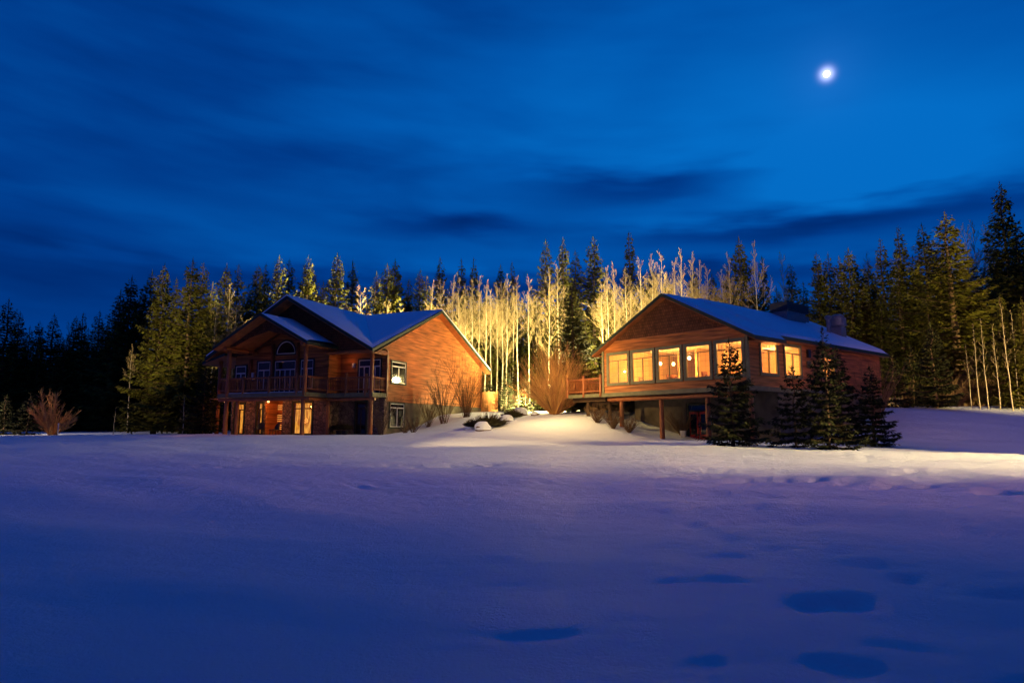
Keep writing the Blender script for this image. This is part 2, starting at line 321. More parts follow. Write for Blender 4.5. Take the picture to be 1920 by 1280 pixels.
HOLES = [(815, 957, 1.0, .07, .5), (1560, 1142, .62, .085, .33), (1690, 1086, .42, .075, .3), (1165, 1026, .8, .05, .4), (1350, 978, 1.6, .05, .5), (1790, 1010, 1.0, .05, .4), (1310, 1042, .5, .03, .3),
         (690, 1020, 1.0, .05, .45), (890, 1055, .8, .03, .4), (1660, 905, 1.6, .05, .8), (1740, 900, 1.4, .05, .6), (1880, 918, .8, .05, .5), (1720, 890, 1.2, .05, .6), (1640, 975, .7, .05, .4), (1200, 1075, .4, .02, .25),
         (1450, 930, 1.2, .04, .6), (1050, 900, 1.5, .04, .8), (900, 868, 1.5, .05, .8), (1300, 885, 1.6, .05, .8), (700, 905, 1.6, .04, .8), (1580, 1040, .6, .03, .3), (1080, 960, 1.2, .03, .4)]
_r = random.Random(5)
for k in range(16):     # walked trail crossing the lit band on the right
    HOLES.append((1330+k*34+_r.uniform(-8, 8), 893+k*1.1+_r.uniform(-3, 3)+(4 if k % 2 else 0), .42, .05, .30))
for k in range(12):     # older trail across the middle of the field
    HOLES.append((380+k*46+_r.uniform(-10, 10), 868+_r.uniform(-2, 2)+(3 if k % 2 else 0), .5, .04, .36))
def build_terrain():
    rr = [0]+list(np.geomspace(.6, 46, 330))+list(np.linspace(46.4, 75, 80))+list(np.geomspace(76, 1500, 40))
    a1 = np.linspace(-43, 43, 420); a2 = np.linspace(48, 312, 50)
    aa = np.radians(np.concatenate([a1, a2])); na = len(aa)
    rr = np.array(rr); R, A = np.meshgrid(rr, aa, indexing='ij'); X = R*np.sin(A); Y = R*np.cos(A)
    Z = ground_np(X.ravel(), Y.ravel()).reshape(X.shape)
    fade = np.clip(1-(R-38)/30, 0.15, 1)
    flat = np.zeros_like(X)
    for i in range(X.shape[0]):
        if rr[i] > 90: break
        for j in range(420):
            x, y = X[i, j], Y[i, j]; near = min(1, rr[i]/14)
            w = noise.noise((x*.10+3, y*.22, 1.5))*.10+noise.noise((x*.30, y*.62+.25*x, 4.2))*.105*(.35+.65*min(1, rr[i]/5))
            q = noise.noise((x*1.5+.6*noise.noise((x*.4, y*.4, 8)), y*3.4, 7.7)); w += -.10*max(0, q-.08)**1.6*min(1, max(.2, (x+2)/5)); w += noise.noise((x*2.3, y*5.5+x, 5.1))*.010*near*min(1, max(.12, (x+1.5)/5+rr[i]/40)); w += abs(noise.noise((x*.35+.5*w, y*1.5+.4*x, 3.3)))*.020*near
            w += noise.noise((x*3.1, y*5.1, 2.1))*.010
            flat[i, j] = w
    Z = Z+flat*fade
    for px, py, sx, dep, sy in HOLES:
        dep *= .55 if px < 1250 and py > 940 else 1
        d = ray(px, py); t = 8
        for _ in range(20):
            g = ground(d.x*t, d.y*t); t = t*.5+.5*(g/d.z) if d.z < 0 else t
        cx, cy = d.x*t, d.y*t
        wob = np.sin(X*3.1+Y*1.7+px)*.18*sx+np.sin(X*7.3-Y*4.1)*.08*sx
        nx = (X-cx+wob)/sx; ny = (Y-cy-.25*(X-cx)+wob*.6*np.cos(Y*5+X*2))/sy
        k_ = .55 if py > 930 else .85; dep *= 2.0 if py < 925 else (.8 if px > 1250 else .45); sx *= k_; sy *= k_; nx /= k_; ny /= k_; Z = Z-dep*np.exp(-(nx**2+ny**2))*(1+.5*np.sin(X*9+Y*6)*np.exp(-(nx**2+ny**2)))+dep*.25*np.exp(-((nx)**2+(ny-1.4)**2))
    vs = np.stack([X, Y, Z], -1).reshape(-1, 3); nr = len(rr); fs = []
    for i in range(nr-1):
        for j in range(na):
            k = (j+1) % na
            fs.append((i*na+j, i*na+k, (i+1)*na+k, (i+1)*na+j))
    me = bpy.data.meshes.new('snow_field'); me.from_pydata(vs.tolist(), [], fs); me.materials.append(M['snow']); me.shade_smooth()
    o = bpy.data.objects.new('snow_field', me); col.objects.link(o); o['kind'] = 'structure'
    o['label'] = 'snow covered field rising to mounds around the lodges'
build_terrain()

# ------------------------------------------------------------------ lodge building blocks
ZB = 0.0
def frame_map(u, v, z): return (-u, v, z-ZB)
def front(v0):  return lambda a, n, z: (-a, v0-n, z-ZB)      # wall facing the camera side; a runs left, n out of the wall
def side(u0):   return lambda a, n, z: (-(u0-n), a, z-ZB)    # wall facing right; a runs back
def lap_wall(fm, prof, z0, z1, holes, pitch=.20, lap=.042, cuts=()):
    """lap siding: prof(z)->(a0,a1); holes (a0,a1,z0,z1)"""
    mb = MB(fm); zs = set()
    k = 0
    while z0+k*pitch < z1: zs.add(round(z0+k*pitch, 4)); k += 1
    zs.add(z1)
    for h in holes: zs |= {round(q, 4) for q in h[2:4] if z0 < q < z1}
    zs |= {c for c in cuts if z0 < c < z1}
    zs = sorted(zs)
    for a, b in zip(zs, zs[1:]):
        if b-a < 1e-3: continue
        fr = ((a-z0) % pitch)/pitch
        if fr > .995: fr = 0
        na = lap*(1-fr); nb = lap*(1-fr-(b-a)/pitch)
        nb = max(nb, 0)
        p0, p1 = prof(a), prof(b)
        segs = [(None, None)]
        hs = sorted([h for h in holes if h[2] < (a+b)/2 < h[3]])
        L = ['e']; 
        for h in hs: L += [h[0], h[1]]
        L.append('e')
        for s in range(0, len(L), 2):
            l, r = L[s], L[s+1]
            al, bl = (p0[0], p1[0]) if l == 'e' else (l, l)
            ar, br_ = (p0[1], p1[1]) if r == 'e' else (r, r)
            if ar <= al: continue
            mb.add([(al, na, a), (ar, na, a), (br_, nb, b), (bl, nb, b)], [(0, 1, 2, 3)])
            if fr < .01: mb.add([(al, 0, a), (ar, 0, a), (ar, na, a), (al, na, a)], [(0, 1, 2, 3)])
    return mb
def window(parent, fm, a0, a1, z0, z1, kind='slider', glass='darkglass', trim='green', tw=.10, blind=None, transom=.28, grid=False, name='window', frame='white', depth=.05, mull=1, fb=.055):
    t = MB(fm)       # outer trim boards
    t.box(a0-tw, a0, -.02, .085, z0-tw, z1+tw); t.box(a1, a1+tw, -.02, .085, z0-tw, z1+tw)
    t.box(a0, a1, -.02, .083, z1, z1+tw); t.box(a0, a1, -.02, .088, z0-tw, z0)
    w = t.build(name, M[trim], parent)
    f = MB(fm); b = fb; i0, i1 = -.02, .062
    f.box(a0, a0+b, i0, i1, z0, z1); f.box(a1-b, a1, i0, i1, z0, z1); f.box(a0+b, a1-b, i0, i1, z0, z0+b); f.box(a0+b, a1-b, i0, i1, z1-b, z1)
    zt = z1-transom*(z1-z0) if transom else z1-b
    if transom: f.box(a0+b, a1-b, i0, i1-.002, zt-fb*.72, zt+fb*.72)
    ms = [a0+(a1-a0)*(q+1)/(mull+1) for q in range(mull)]
    for q in ms: f.box(q-fb*.72, q+fb*.72, i0, i1-.004, z0+b, zt-fb*.72 if transom else z1-b)
    f.build('frame', M[frame], w)
    pn = .044 if glass == 'darkglass' and depth > 0 else -.012
    p = MB(fm); p.box(a0+b*.5, a1-b*.5, pn, pn+.006, z0+b*.5, z1-b*.5); p.build('pane', M[glass], w)
    if grid:
        g = MB(fm); n = max(4, int((a1-a0)/.30))
        for k in range(1, n):
            x = a0+(a1-a0)*k/n; g.box(x-.006, x+.006, .0, .006, z0+b, z1-b)
        n = 6
        for k in range(1, n):
            z = z0+(z1-z0)*k/n; g.box(a0+b, a1-b, .0065, .012, z-.006, z+.006)
        g.build('muntin_grid', M['brass'] if 'brass' in M else M['greytrim'], w)
    if blind:
        c = MB(fm); c.box(a0+b, a1-b, -.20, -.18, z0+b, z1-b); c.build('blind', M[blind], w)
    return w
def logpost(parent, fu, u, v, z0, z1, r=.14, m='log'):
    t = MB(fu); random.seed(int(u*100+v*37+z0*11)); t.smooth = True
    n = 6; t.tube([(u+random.uniform(-.012, .012), v+random.uniform(-.012, .012), z0+(z1-z0)*k/n) for k in range(n+1)], [r*(1.06-.14*k/n)*random.uniform(.97, 1.03) for k in range(n+1)], 12)
    return t.build('log_post', M[m], parent)
def railing(parent, fu, p, q, zd, h=1.0, first=True, last=True, m='log'):
    (u0, v0), (u1, v1) = p, q; L = math.hypot(u1-u0, v1-v0); t = MB(fu)
    g = lambda s, z: (u0+(u1-u0)*s, v0+(v1-v0)*s, z)
    t.tube([g(0, zd+h-.06), g(1, zd+h-.06)], .06, 8); t.tube([g(0, zd+.14), g(1, zd+.14)], .05, 8)
    n = max(2, int(L/.135))
    for k in range(1, n): t.tube([g(k/n, zd+.14), g(k/n, zd+h-.06)], .024, 5, False)
    return t.build('railing', M[m], parent)
def slab(fu, e0, e1, v0, v1, th, mb=None):
    """roof plane between (u,z) points e0 (eave) and e1 (ridge), from v0 to v1, thickness th downward"""
    mb = mb or MB(fu); (ua, za), (ub, zb_) = e0, e1
    mb.prism([(ua, v0, za), (ub, v0, zb_), (ub, v0, zb_-th), (ua, v0, za-th)], (0, v1-v0, 0)); return mb

# =================================================================== LEFT LODGE
LO = (-9.39, 41.93); LAZ = 22.5; ZB = -.45
LL = empty('timber_lodge', (LO[0], LO[1], ZB), -R_(LAZ))
tag(LL, 'two storey timber lodge with stone base, log balconies and a cedar gable wall', 'lodge')
fm = frame_map
EZ, RZ = 5.04, 9.0; UC = 6.54; VM = 9.15; VT = 18.3
sl = lambda z: max(0, (RZ-z)/(RZ-EZ))
UW = 12.1; VW0, VW1 = 2.6, 17.4
WT = 5.22    # wall top at the eave
# right gable wall
def prof_side(z):
    if z <= WT: return (VW0, VW1)
    k = (z-WT)/(RZ-.22-WT); return (VW0-1.0+(VM-VW0+1.0)*max(k, 0), VW1+(VM-VW1)*max(k, 0))
up_holes = [(3.1, 4.86, 3.08, 4.53)]; lo_h = (2.95, 4.70, .10, 1.68)
lap_wall(side(0), prof_side, 1.80, RZ-.25, []).build('wall', M['siding'], LL)
t = MB(side(0)); t.box(VW0, VW1, -.3, .045, -.75, 1.78); t.build('concrete_base', M['concrete'], LL)
window(LL, side(.0), *up_holes[0], transom=.22)
t = MB(side(0)); 
window(LL, side(-.03), *lo_h, transom=.18)
for a in (VW0, VW1):
    t = MB(side(0)); t.box(a-.09, a+.07, -.04, .07, 1.78, WT); t.build('corner_board', M['beam'], LL)
# recessed front wall right of the projecting block, its door pair
lap_wall(front(2.7), lambda z: (0.02, 3.9), 2.25, 5.3, []).build('wall', M['siding'], LL)
window(LL, front(2.7), .55, 2.3, 2.35, 4.65, transom=.2, name='balcony_door', mull=3, glass='darkglass')
t = MB(front(2.7)); t.box(2.62, 2.80, .03, .16, 4.15, 4.45); t.box(2.66, 2.76, .16, .2, 4.2, 4.4); t.build('wall_lantern', M['white'], LL)
# projecting block, side and front
lap_wall(side(3.86), lambda z: (1.37, 2.7), 2.25, 5.4, []).build('wall', M['siding'], LL)
PF = lambda z: (max(3.86, UC-7.3*sl(z)) if z > 5.3 else 3.86, min(UW, UC+7.3*sl(z)) if z > 5.3 else UW)
lap_wall(front(1.37), PF, 2.25, 7.2, []).build('wall', M['siding'], LL)
window(LL, front(1.37), 11.05, 12.0, 2.7, 4.45, transom=.3)
window(LL, front(1.37), 8.85, 9.97, 2.7, 4.68, transom=.3)
window(LL, front(1.37), 6.62, 8.42, 2.35, 4.68, transom=.26, name='balcony_door', mull=3)
window(LL, front(1.37), 5.1, 6.15, 2.7, 4.68, transom=.3)
def arch_window(parent, fmm, a0, a1, z0):
    c = (a0+a1)/2; r = (a1-a0)/2; h = .95
    def ringm(r0, r1, n0, n1, ang0=0, ang1=math.pi, seg=16):
        t = MB(fmm); vs = []; 
        for k in range(seg+1):
            a = ang0+(ang1-ang0)*k/seg
            for (rr, nn) in ((r0, n0), (r1, n0), (r1, n1), (r0, n1)): vs.append((c+rr*math.cos(a), nn, z0+rr*math.sin(a)*h/r if False else z0+rr*math.sin(a)*1.08))
        fs = []
        for k in range(seg):
            b = 4*k
            for j in range(4): fs.append((b+j, b+(j+1) % 4, b+4+(j+1) % 4, b+4+j))
        t.add(vs, fs); return t
    w = ringm(r, r+.1, -.02, .09); w.box(a0-.1, a1+.1, -.02, .075, z0-.1, z0); w = w.build('window', M['green'], parent)
    f = ringm(r-.06, r, -.02, .062); f.box(a0, a1, -.02, .060, z0, z0+.06); f.build('frame', M['white'], w)
    p = MB(fmm); n = 16; p.prism([(c+r*.97*math.cos(math.pi*k/n), -.0, z0+.02+r*.97*1.06*math.sin(math.pi*k/n)) for k in range(n+1)], (0, .046, 0)); p.build('pane', M['darkglass'], w)
arch_window(LL, front(1.37), 6.68, 8.33, 5.17)
for u in (10.6, 8.6, 6.4):
    t = MB(front(1.37)); t.smooth = True; t.tube([(u, .12, 2.2), (u, .12, 5.9 if u < 10 else 4.9)], .13, 10); t.build('log_post', M['log'], LL)
t = MB(front(1.37)); t.box(9.3+1.0, 9.3+1.24, .03, .14, 3.5, 3.95); t.box(10.3, 10.6, .03, .1, 3.42, 3.62); t.build('wall_box', M['white'], LL)
# left flank and rear wall
t = MB(fm); t.box(UW-.2, UW-.02, 1.4, VW1-.05, -.7, 5.3); t.box(0, UW, VW1-.2, VW1-.02, -.7, 5.2); t.build('rear_wall', M['siding'], LL)
# stone lower storey
def stone_wall():
    mb = MB(front(1.37)); L = []
    holes = [(10.95, 12.0), (9.28, 9.95), (7.62, 9.2), (4.95, 6.8)]
    edges = [3.86, 4.95, 6.8, 7.62, 9.2, 9.28, 9.95, 10.95, UW]
    for a, b in ((6.8, 7.62), (9.95, 10.95), (12.0, UW+.1)):
        q = MB(front(1.37)); q.box(a, b, -.25, .04, -.7, 2.0); q.build('stone_wall', M['stone'], LL)
    mb.box(3.86, 4.95, -.25, .04, -.7, 2.0)
    mb.box(9.2, 9.28, -.25, .036, -.7, 2.0)
    mb.add([(3.86, 0, -.7), (3.86, -1.4, -.7), (3.86, -1.4, 2.0), (3.86, 0, 2.0)], [(0, 1, 2, 3)])
    return mb
stone_wall().build('stone_wall', M['stone'], LL)
for a, b, k in ((4.95, 6.8, 0), (9.28, 9.95, 1), (10.95, 12.0, 2)):
    t = MB(front(1.37)); t.box(a, b, -.25, .038, 1.86, 2.0); t.build('stone_lintel', M['stone'], LL)
t = MB(front(2.65)); t.box(2.5, 3.9, -.2, .04, -.7, 2.05); t.box(.0, 1.5, -.2, .04, -.7, 2.05); t.box(1.5, 2.5, -.2, .038, 1.86, 2.05); t.build('stone_wall', M['stone'], LL)
t = MB(side(0)); t.box(2.30, 2.598, -.1, .06, -.7, 1.95); t.build('stone_pier', M['stone'], LL)
door_kw = dict(trim='green', tw=.09, frame='darkwood')
window(LL, front(1.37), 11.05, 11.9, -.38, 1.75, glass='glass', blind='blind', transom=.2, mull=1, name='patio_door', **door_kw)
window(LL, front(1.37), 9.36, 9.88, -.38, 1.78, glass='glass', blind='blind', transom=.2, mull=1, name='patio_door', **door_kw)
window(LL, front(1.37), 5.05, 6.7, -.38, 1.78, glass='glass', blind='blind', transom=.2, mull=1, name='patio_door', **door_kw)
window(LL, front(2.65), 1.58, 2.42, -.38, 1.78, glass='darkglass', transom=.2, mull=1, name='patio_door', **door_kw)
# entrance alcove with cedar boards and light coming through slats
t = MB(front(2.6)); t.box(7.6, 9.22, -.05, 0, -.7, 2.0); t.build('alcove_wall', M['siding'], LL)
t = MB(fm); t.box(9.14, 9.2, 1.42, 2.6, -.7, 2.0); t.box(7.62, 7.68, 1.42, 2.6, -.7, 2.0); t.build('alcove_wall', M['siding'], LL)
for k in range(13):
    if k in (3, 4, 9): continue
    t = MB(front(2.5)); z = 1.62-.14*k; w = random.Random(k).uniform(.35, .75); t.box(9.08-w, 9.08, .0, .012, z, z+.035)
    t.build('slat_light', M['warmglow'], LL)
# balcony decks
def deck(parent, polys, z, th=.24):
    t = MB(fm)
    for u0, u1, v0, v1 in polys: t.box(u0, u1, v0, v1, z-th, z)
    return t
deck(LL, [(3.6, 10.95, -1.25, 1.34)], 2.32, .28).build('balcony_deck', M['greytrim'], LL)
deck(LL, [(10.952, 13.2, .7, 1.342)], 2.316, .28).build('balcony_deck', M['greytrim'], LL)
deck(LL, [(12.2, 13.2, 1.344, 8)], 2.318, .28).build('balcony_deck', M['greytrim'], LL)
deck(LL, [(-.05, 3.598, .9, 2.66)], 2.318, .28).build('balcony_deck', M['greytrim'], LL)
for pa, pb, rr_ in (((3.3, -1.12, 1.9), (10.9, -1.12, 1.9), .12), ((-.2, 1.0, 1.9), (3.5, 1.0, 1.9), .11), ((3.6, -1.1, 1.88), (3.6, 2.6, 1.88), .09)):
    t = MB(fm); t.tube([pa, pb], rr_, 10); t.build('beam', M['beam'], LL)
t = MB(fm)
t.box(4, 12, -.9, 1.2, 2.0, 2.035); t.build('porch_ceiling', M['soffit'], LL)
# snow lying on the balcony edge
t = MB(fm); t.box(3.75, 10.2, -1.2, -1.0, 2.325, 2.36); t.build('snow_strip', M['roofsnow'], LL)
railing(LL, fm, (3.75, -1.12), (10.2, -1.12), 2.38); railing(LL, fm, (10.2, -1.12), (10.85, -1.12), 2.38); railing(LL, fm, (10.85, -1.0), (10.85, .8), 2.38); railing(LL, fm, (10.9, .85), (13.05, .85), 2.38)
railing(LL, fm, (3.62, -1.0), (3.62, .95), 2.38); railing(LL, fm, (.25, 1.0), (3.5, 1.0), 2.38); railing(LL, fm, (.1, 1.1), (.1, 2.5), 2.38)
railing(LL, fm, (13.1, 1.0), (13.1, 6), 2.38)
# log posts, full height and lower
for u, v, z0, z1, r in ((3.72, -1.15, 2.1, 5.35, .13), (10.15, -1.15, 2.1, 5.3, .15), (13.05, .9, 2.1, 4.9, .15), (.12, 1.0, -.6, 5.15, .13),
                        (3.78, -1.15, -.6, 1.84, .14), (10.2, -1.15, -.6, 1.84, .15), (3.5, 1.02, -.6, 1.86, .12), (13.1, .9, -.6, 1.84, .14), (4.3, -1.15, 2.1, 3.55, .11), (8.8, -1.15, 2.1, 3.42, .10), (6.6, -1.15, 2.1, 3.42, .10),
                        (2.1, 1.0, 2.1, 3.65, .10), (3.6, 1.0, 2.1, 3.45, .10), (.55, 1.0, 2.1, 3.55, .11), (9.28, -1.1, -.6, 1.84, .12)):
    logpost(LL, fm, u, v, z0, z1, r)
for pa, pb in (((-.1, 1.0, 5.02), (3.9, 1.0, 5.02)), ((.05, .8, 5.0), (.05, 2.7, 5.0)), ((3.72, -1.6, 5.38), (3.72, 1.4, 5.38)), ((10.15, -1.6, 5.35), (10.15, 1.4, 5.35))):
    t = MB(fm); t.tube([pa, pb], .13, 8); t.build('beam', M['beam'], LL)
# roof: front gable A (ridge runs back) crossing gable B (ridge runs left)
def roofsheet(name, polys, th, m, parent, drop=0):
    t = MB(fm)
    for p in polys: t.prism([(a, b, c-drop) for a, b, c in p], (0, 0, -th))
    return t.build(name, M[m], parent)
uR, uL = -.6, 13.68
# main ridge A from v=0 back to VT; cross roof with ridge at v=VM from u=-.6 to UC
A_right = [(uR, 0, EZ), (UC, 0, RZ), (UC, VM, RZ)]                                     # right slope of A, ends in the valley
A_left = [(uL, 0, EZ), (uL, VT, EZ), (UC, VT, RZ), (UC, 0, RZ)]
Bf = [(uR, 0, EZ), (UC, VM, RZ), (uR, VM, RZ)]                                          # front slope of cross gable
Bb = [(uR, VM, RZ), (UC, VM, RZ), (UC, VT, EZ), (uR, VT, EZ)]
for i, p in enumerate((A_right, A_left, Bf, Bb)):
    pass
roofsheet('roof', [A_right, A_left, Bf, Bb], .20, 'green', LL)
def inset(poly, k=.06):
    c = sum((Vector(p) for p in poly), Vector())/len(poly); return [tuple(Vector(p)+(c-Vector(p)).normalized()*k) for p in poly]
roofsheet('snow_cover', [inset([(a, b, c+.15) for a, b, c in p], .10 if len(p) > 3 else .04) for p in (A_left, Bb)], .13, 'roofsnow', LL)
def soft_snow(parent, poly, lift=.15, n=26, seed=0):
    """snow sheet over a 3-gon/4-gon roof plane with slumped uneven edge and surface"""
    P = [Vector(p) for p in poly]
    if len(P) == 3: P = [P[0], P[1], P[2], P[0]+(P[2]-P[0])*.5] if False else P
    t = MB(fm); t.smooth = True; vs = []; idx = {}
    if len(P) == 3:
        for i in range(n+1):
            for j in range(n+1-i):
                a, b = i/n, j/n; p = P[0]*(1-a-b)+P[1]*a+P[2]*b
                idx[i, j] = len(vs); vs.append(p)
        fs = []
        for i in range(n):
            for j in range(n-i):
                fs.append((idx[i, j], idx[i+1, j], idx[i, j+1]))
                if j < n-i-1: fs.append((idx[i+1, j], idx[i+1, j+1], idx[i, j+1]))
    else:
        for i in range(n+1):
            for j in range(n+1):
                a, b = i/n, j/n; vs.append(P[0]*(1-a)*(1-b)+P[1]*a*(1-b)+P[2]*a*b+P[3]*(1-a)*b)
        fs = [(i*(n+1)+j, (i+1)*(n+1)+j, (i+1)*(n+1)+j+1, i*(n+1)+j+1) for i in range(n) for j in range(n)]
    ed = []
    for p in vs:
        d = 9
        for k in range(len(P)):
            q0, q1 = P[k], P[(k+1) % len(P)]
            if k in SOFTSKIP: continue
            e = (q1-q0); tt = max(0, min(1, (p-q0).dot(e)/e.length_squared)); d = min(d, (p-q0-e*tt).length)
        ed.append(d)
    out = []
    for p, d in zip(vs, ed):
        k = 1-math.exp(-d/.16); out.append((p.x, p.y, p.z+.004+lift*k+.035*k*noise.noise((p.x*.8+seed, p.y*.8, p.z*.8))))
    t.add(out, fs); return t.build('snow_cover', M['roofsnow'], parent)
SOFTSKIP = ()
def shrink(poly, d):
    c = sum((Vector(p) for p in poly), Vector())/len(poly); return [tuple(Vector(p)+(c-Vector(p)).normalized()*d) for p in poly]
SOFTSKIP = (2,)
soft_snow(LL, [(uR+.12, .12, EZ+.06), (UC, .12, RZ), (UC, VM, RZ)], .17, 30, 1)
SOFTSKIP = (0,)
soft_snow(LL, [(uR+.12, .12, EZ+.06), (UC, VM, RZ), (uR+.12, VM, RZ)], .17, 30, 4)
SOFTSKIP = ()
# soffits of the overhangs (cedar boards below the green fascia)
def rake_soffit(parent, pts, v0, v1, m='soffit', drop=.235):
    t = MB(fm)
    for (a, za), (b, zb2) in zip(pts, pts[1:]): t.prism([(a, v0, za-drop), (b, v0, zb2-drop), (b, v0, zb2-drop-.03), (a, v0, za-drop-.03)], (0, v1-v0, 0))
    return t.build('soffit', M[m], parent)
rake_soffit(LL, [(uR+.03, EZ), (UC, RZ), (uL-.03, EZ)], .04, 1.1)
t = MB(fm); 
t.prism([(uR+.03, .3, EZ-.235), (uR+.03, VM, RZ-.235), (uR+.03, VM, RZ-.265), (uR+.03, .3, EZ-.265)], (.56, 0, 0)); t.prism([(uR+.03, VM, RZ-.235), (uR+.03, VT-.03, EZ-.235), (uR+.03, VT-.03, EZ-.265), (uR+.03, VM, RZ-.265)], (.56, 0, 0))
t.build('soffit', M['soffit'], LL)
t = MB(fm); t.box(0, 3.86, 1.12, 2.68, 5.12, 5.16); t.build('balcony_ceiling', M['soffit'], LL)
# shingled gable of A above the posts
t = MB(front(1.08)); t.prism([(uR+.55, 0, 5.17), (UC, 0, RZ-.27), (uL-.55, 0, 5.17), (10.4, 0, 5.17), (6.8, 0, 7.12), (3.2, 0, 5.17)], (0, .06, 0)); t.build('gable_shingles', M['shingle'], LL)
# lower left roof wing seen under the porch eave
t = MB(fm); t.prism([(12.0, .2, 5.3), (14.1, .2, 4.75), (14.1, .2, 4.6), (12.0, .2, 5.15)], (0, 9, 0)); t.build('side_roof', M['green'], LL)
t = MB(fm); t.prism([(12.0, .2, 5.12), (14.1, .2, 4.57), (14.1, .2, 4.52), (12.0, .2, 5.07)], (0, 9, 0)); t.build('soffit', M['soffit'], LL)
# porch gable
bU, bE, bR, b0, b1 = 6.8, 5.43, 7.5, -2.1, 1.06; bh = 3.95
t = MB(fm); slab(fm, (bU-bh, bE), (bU, bR), b0, b1, .18, t); slab(fm, (bU+bh, bE), (bU, bR), b0, b1, .18, t); t.build('porch_roof', M['green'], LL)
SOFTSKIP = (3,)
soft_snow(LL, [(bU-bh+.1, b0+.1, bE+.05), (bU, b0+.1, bR), (bU, b1, bR), (bU-bh+.1, b1, bE+.05)], .12, 16, 9)
soft_snow(LL, [(bU+bh-.1, b0+.1, bE+.05), (bU, b0+.1, bR), (bU, b1, bR), (bU+bh-.1, b1, bE+.05)], .12, 16, 9)
SOFTSKIP = ()
rake_soffit(LL, [(bU-bh+.03, bE), (bU, bR), (bU+bh-.03, bE)], b0+.03, 1.3, drop=.2)
g = MB(front(-1.2)); zt = bR-.26; hw = 3.3
g.prism([(bU-hw, 0, bE+.08), (bU, 0, zt), (bU+hw, 0, bE+.08), (bU+2.9, 0, bE+.06), (bU+1.5, 0, bE+.62), (bU, 0, bE+.98), (bU-1.5, 0, bE+.62), (bU-2.9, 0, bE+.06)], (0, .06, 0)); g.build('porch_gable_shingles', M['shingle'], LL)
# warm porch lamps of the lower storey
def llw(u, v, z):
    a = R_(LAZ); return (LO[0]-u*math.cos(a)+v*math.sin(a), LO[1]+u*math.sin(a)+v*math.cos(a), z)
DEEP = (1, .34, .07)
for (u, v, z, p) in ((8.5, .9, 1.55, 38), (11.4, -.1, 1.5, 34), (5.9, .5, 1.5, 20)): lamp('porch_lamp_light', 'POINT', llw(u, v, z), p, DEEP, .06)
lamp('porch_lamp_light', 'POINT', llw(10.5, -4.5, .6), 14, DEEP, .2)
lamp('balcony_lamp_light', 'POINT', llw(2.9, 2.2, 4.6), 3.5, DEEP, .06)
lamp('balcony_lamp_light', 'POINT', llw(9.3, -.4, 4.9), 1.6, DEEP, .1)
for i, (u, v, z) in enumerate(((8.5, .9, 1.78), (11.4, -.1, 1.78))):
    t = MB(fm); t.lathe(-0, 0, [(.02, 0), (.07, .02), (.07, .1), (.03, .12)], 10); 
    t.v = [(x-u, y+v, zz+z) for x, y, zz in [(a, b, c+ZB) for a, b, c in t.v]]; t.v = [(x, y, zz-ZB) for x, y, zz in t.v]
    t.build('porch_lamp', M['bulbdim'], LL)

# =================================================================== RIGHT LODGE
def rlw0(u, v, z):
    a = R_(50.5); return (12.18-u*math.cos(a)+v*math.sin(a), 34.0+u*math.sin(a)+v*math.cos(a), z)
RO = (12.18, 34.0); RAZ = 50.5; ZB = -.6
RL = empty('timber_lodge', (RO[0], RO[1], ZB), -R_(RAZ))
tag(RL, 'raised cedar lodge with a row of glowing dining windows and metal roof vents', 'lodge')
rE, rR, rC = 4.75, 7.75, 5.0; rO = .62
FH = [(8.02, 9.56), (6.10, 7.62), (4.16, 5.70), (2.22, 3.76), (.27, 1.80)]; FZ = (2.78, 4.55)
rp = lambda z: (0, 10.03) if z <= 5.02 else (rC*(z-5.02)/(rR-.22-5.02), 10.03-(10.03-rC)*(z-5.02)/(rR-.22-5.02))
fh = [(a, b, *FZ) for a, b in FH]
lap_wall(front(0), rp, 2.2, 5.38, fh, cuts=(5.02,)).build('wall', M['siding'], RL)
t = MB(front(0)); p0, p1 = rp(5.38); t.prism([(p0-.05, 0, 5.38), (rC, 0, rR-.25), (p1+.05, 0, 5.38)], (0, .05, 0)); t.build('gable_shingles', M['shingle'], RL)
t = MB(front(0)); t.box(p0-.1, p1+.1, .0, .075, 5.35, 5.40); t.build('trim_ledge', M['beam'], RL)
t = MB(front(0))     # grey green boards framing the window row
for i, (a, b) in enumerate(FH): pass
M['brass'] = mat('grid_brass', (.35, .22, .08), .5, .4)
M['bronze'] = mat('bronze_frame', (.16, .12, .06), .5, .4)
for a, b in FH: window(RL, front(0), a, b, *FZ, glass='glass', trim='greytrim', tw=.15, transom=.22, grid=True, frame='bronze', fb=.032)
SH = [(1.22, 2.85), (3.72, 5.42)]; SH3 = (7.9, 9.6, 3.05, 4.2)
sh = [(a, b, 2.9, 4.55) for a, b in SH]+[SH3]
lap_wall(side(0), lambda z: (0, 16.3), 2.2, 5.02, sh).build('wall', M['siding'], RL)
for a, b in SH: window(RL, side(0), a, b, 2.9, 4.55, glass='glass', trim='greytrim', tw=.13, transom=.24, grid=True, frame='bronze', fb=.032)
window(RL, side(0), *SH3, glass='glass', trim='greytrim', tw=.12, transom=0, grid=True, frame='bronze', fb=.032)
t = MB(side(0)); t.box(6.2, 6.5, .02, .16, 4.05, 4.5); t.build('wall_box', M['black'], RL)
t = MB(side(0)); t.box(6.15, 6.6, .02, .10, 3.45, 3.85); t.build('vent_grille', M['concrete'], RL)
t = MB(fm); t.box(-.07, .08, -.075, .075, 2.2, 5.0); t.build('corner_board', M['greytrim'], RL)
t = MB(fm); t.box(9.96, 10.11, -.075, .075, 2.2, 5.0); t.build('corner_board', M['greytrim'], RL)
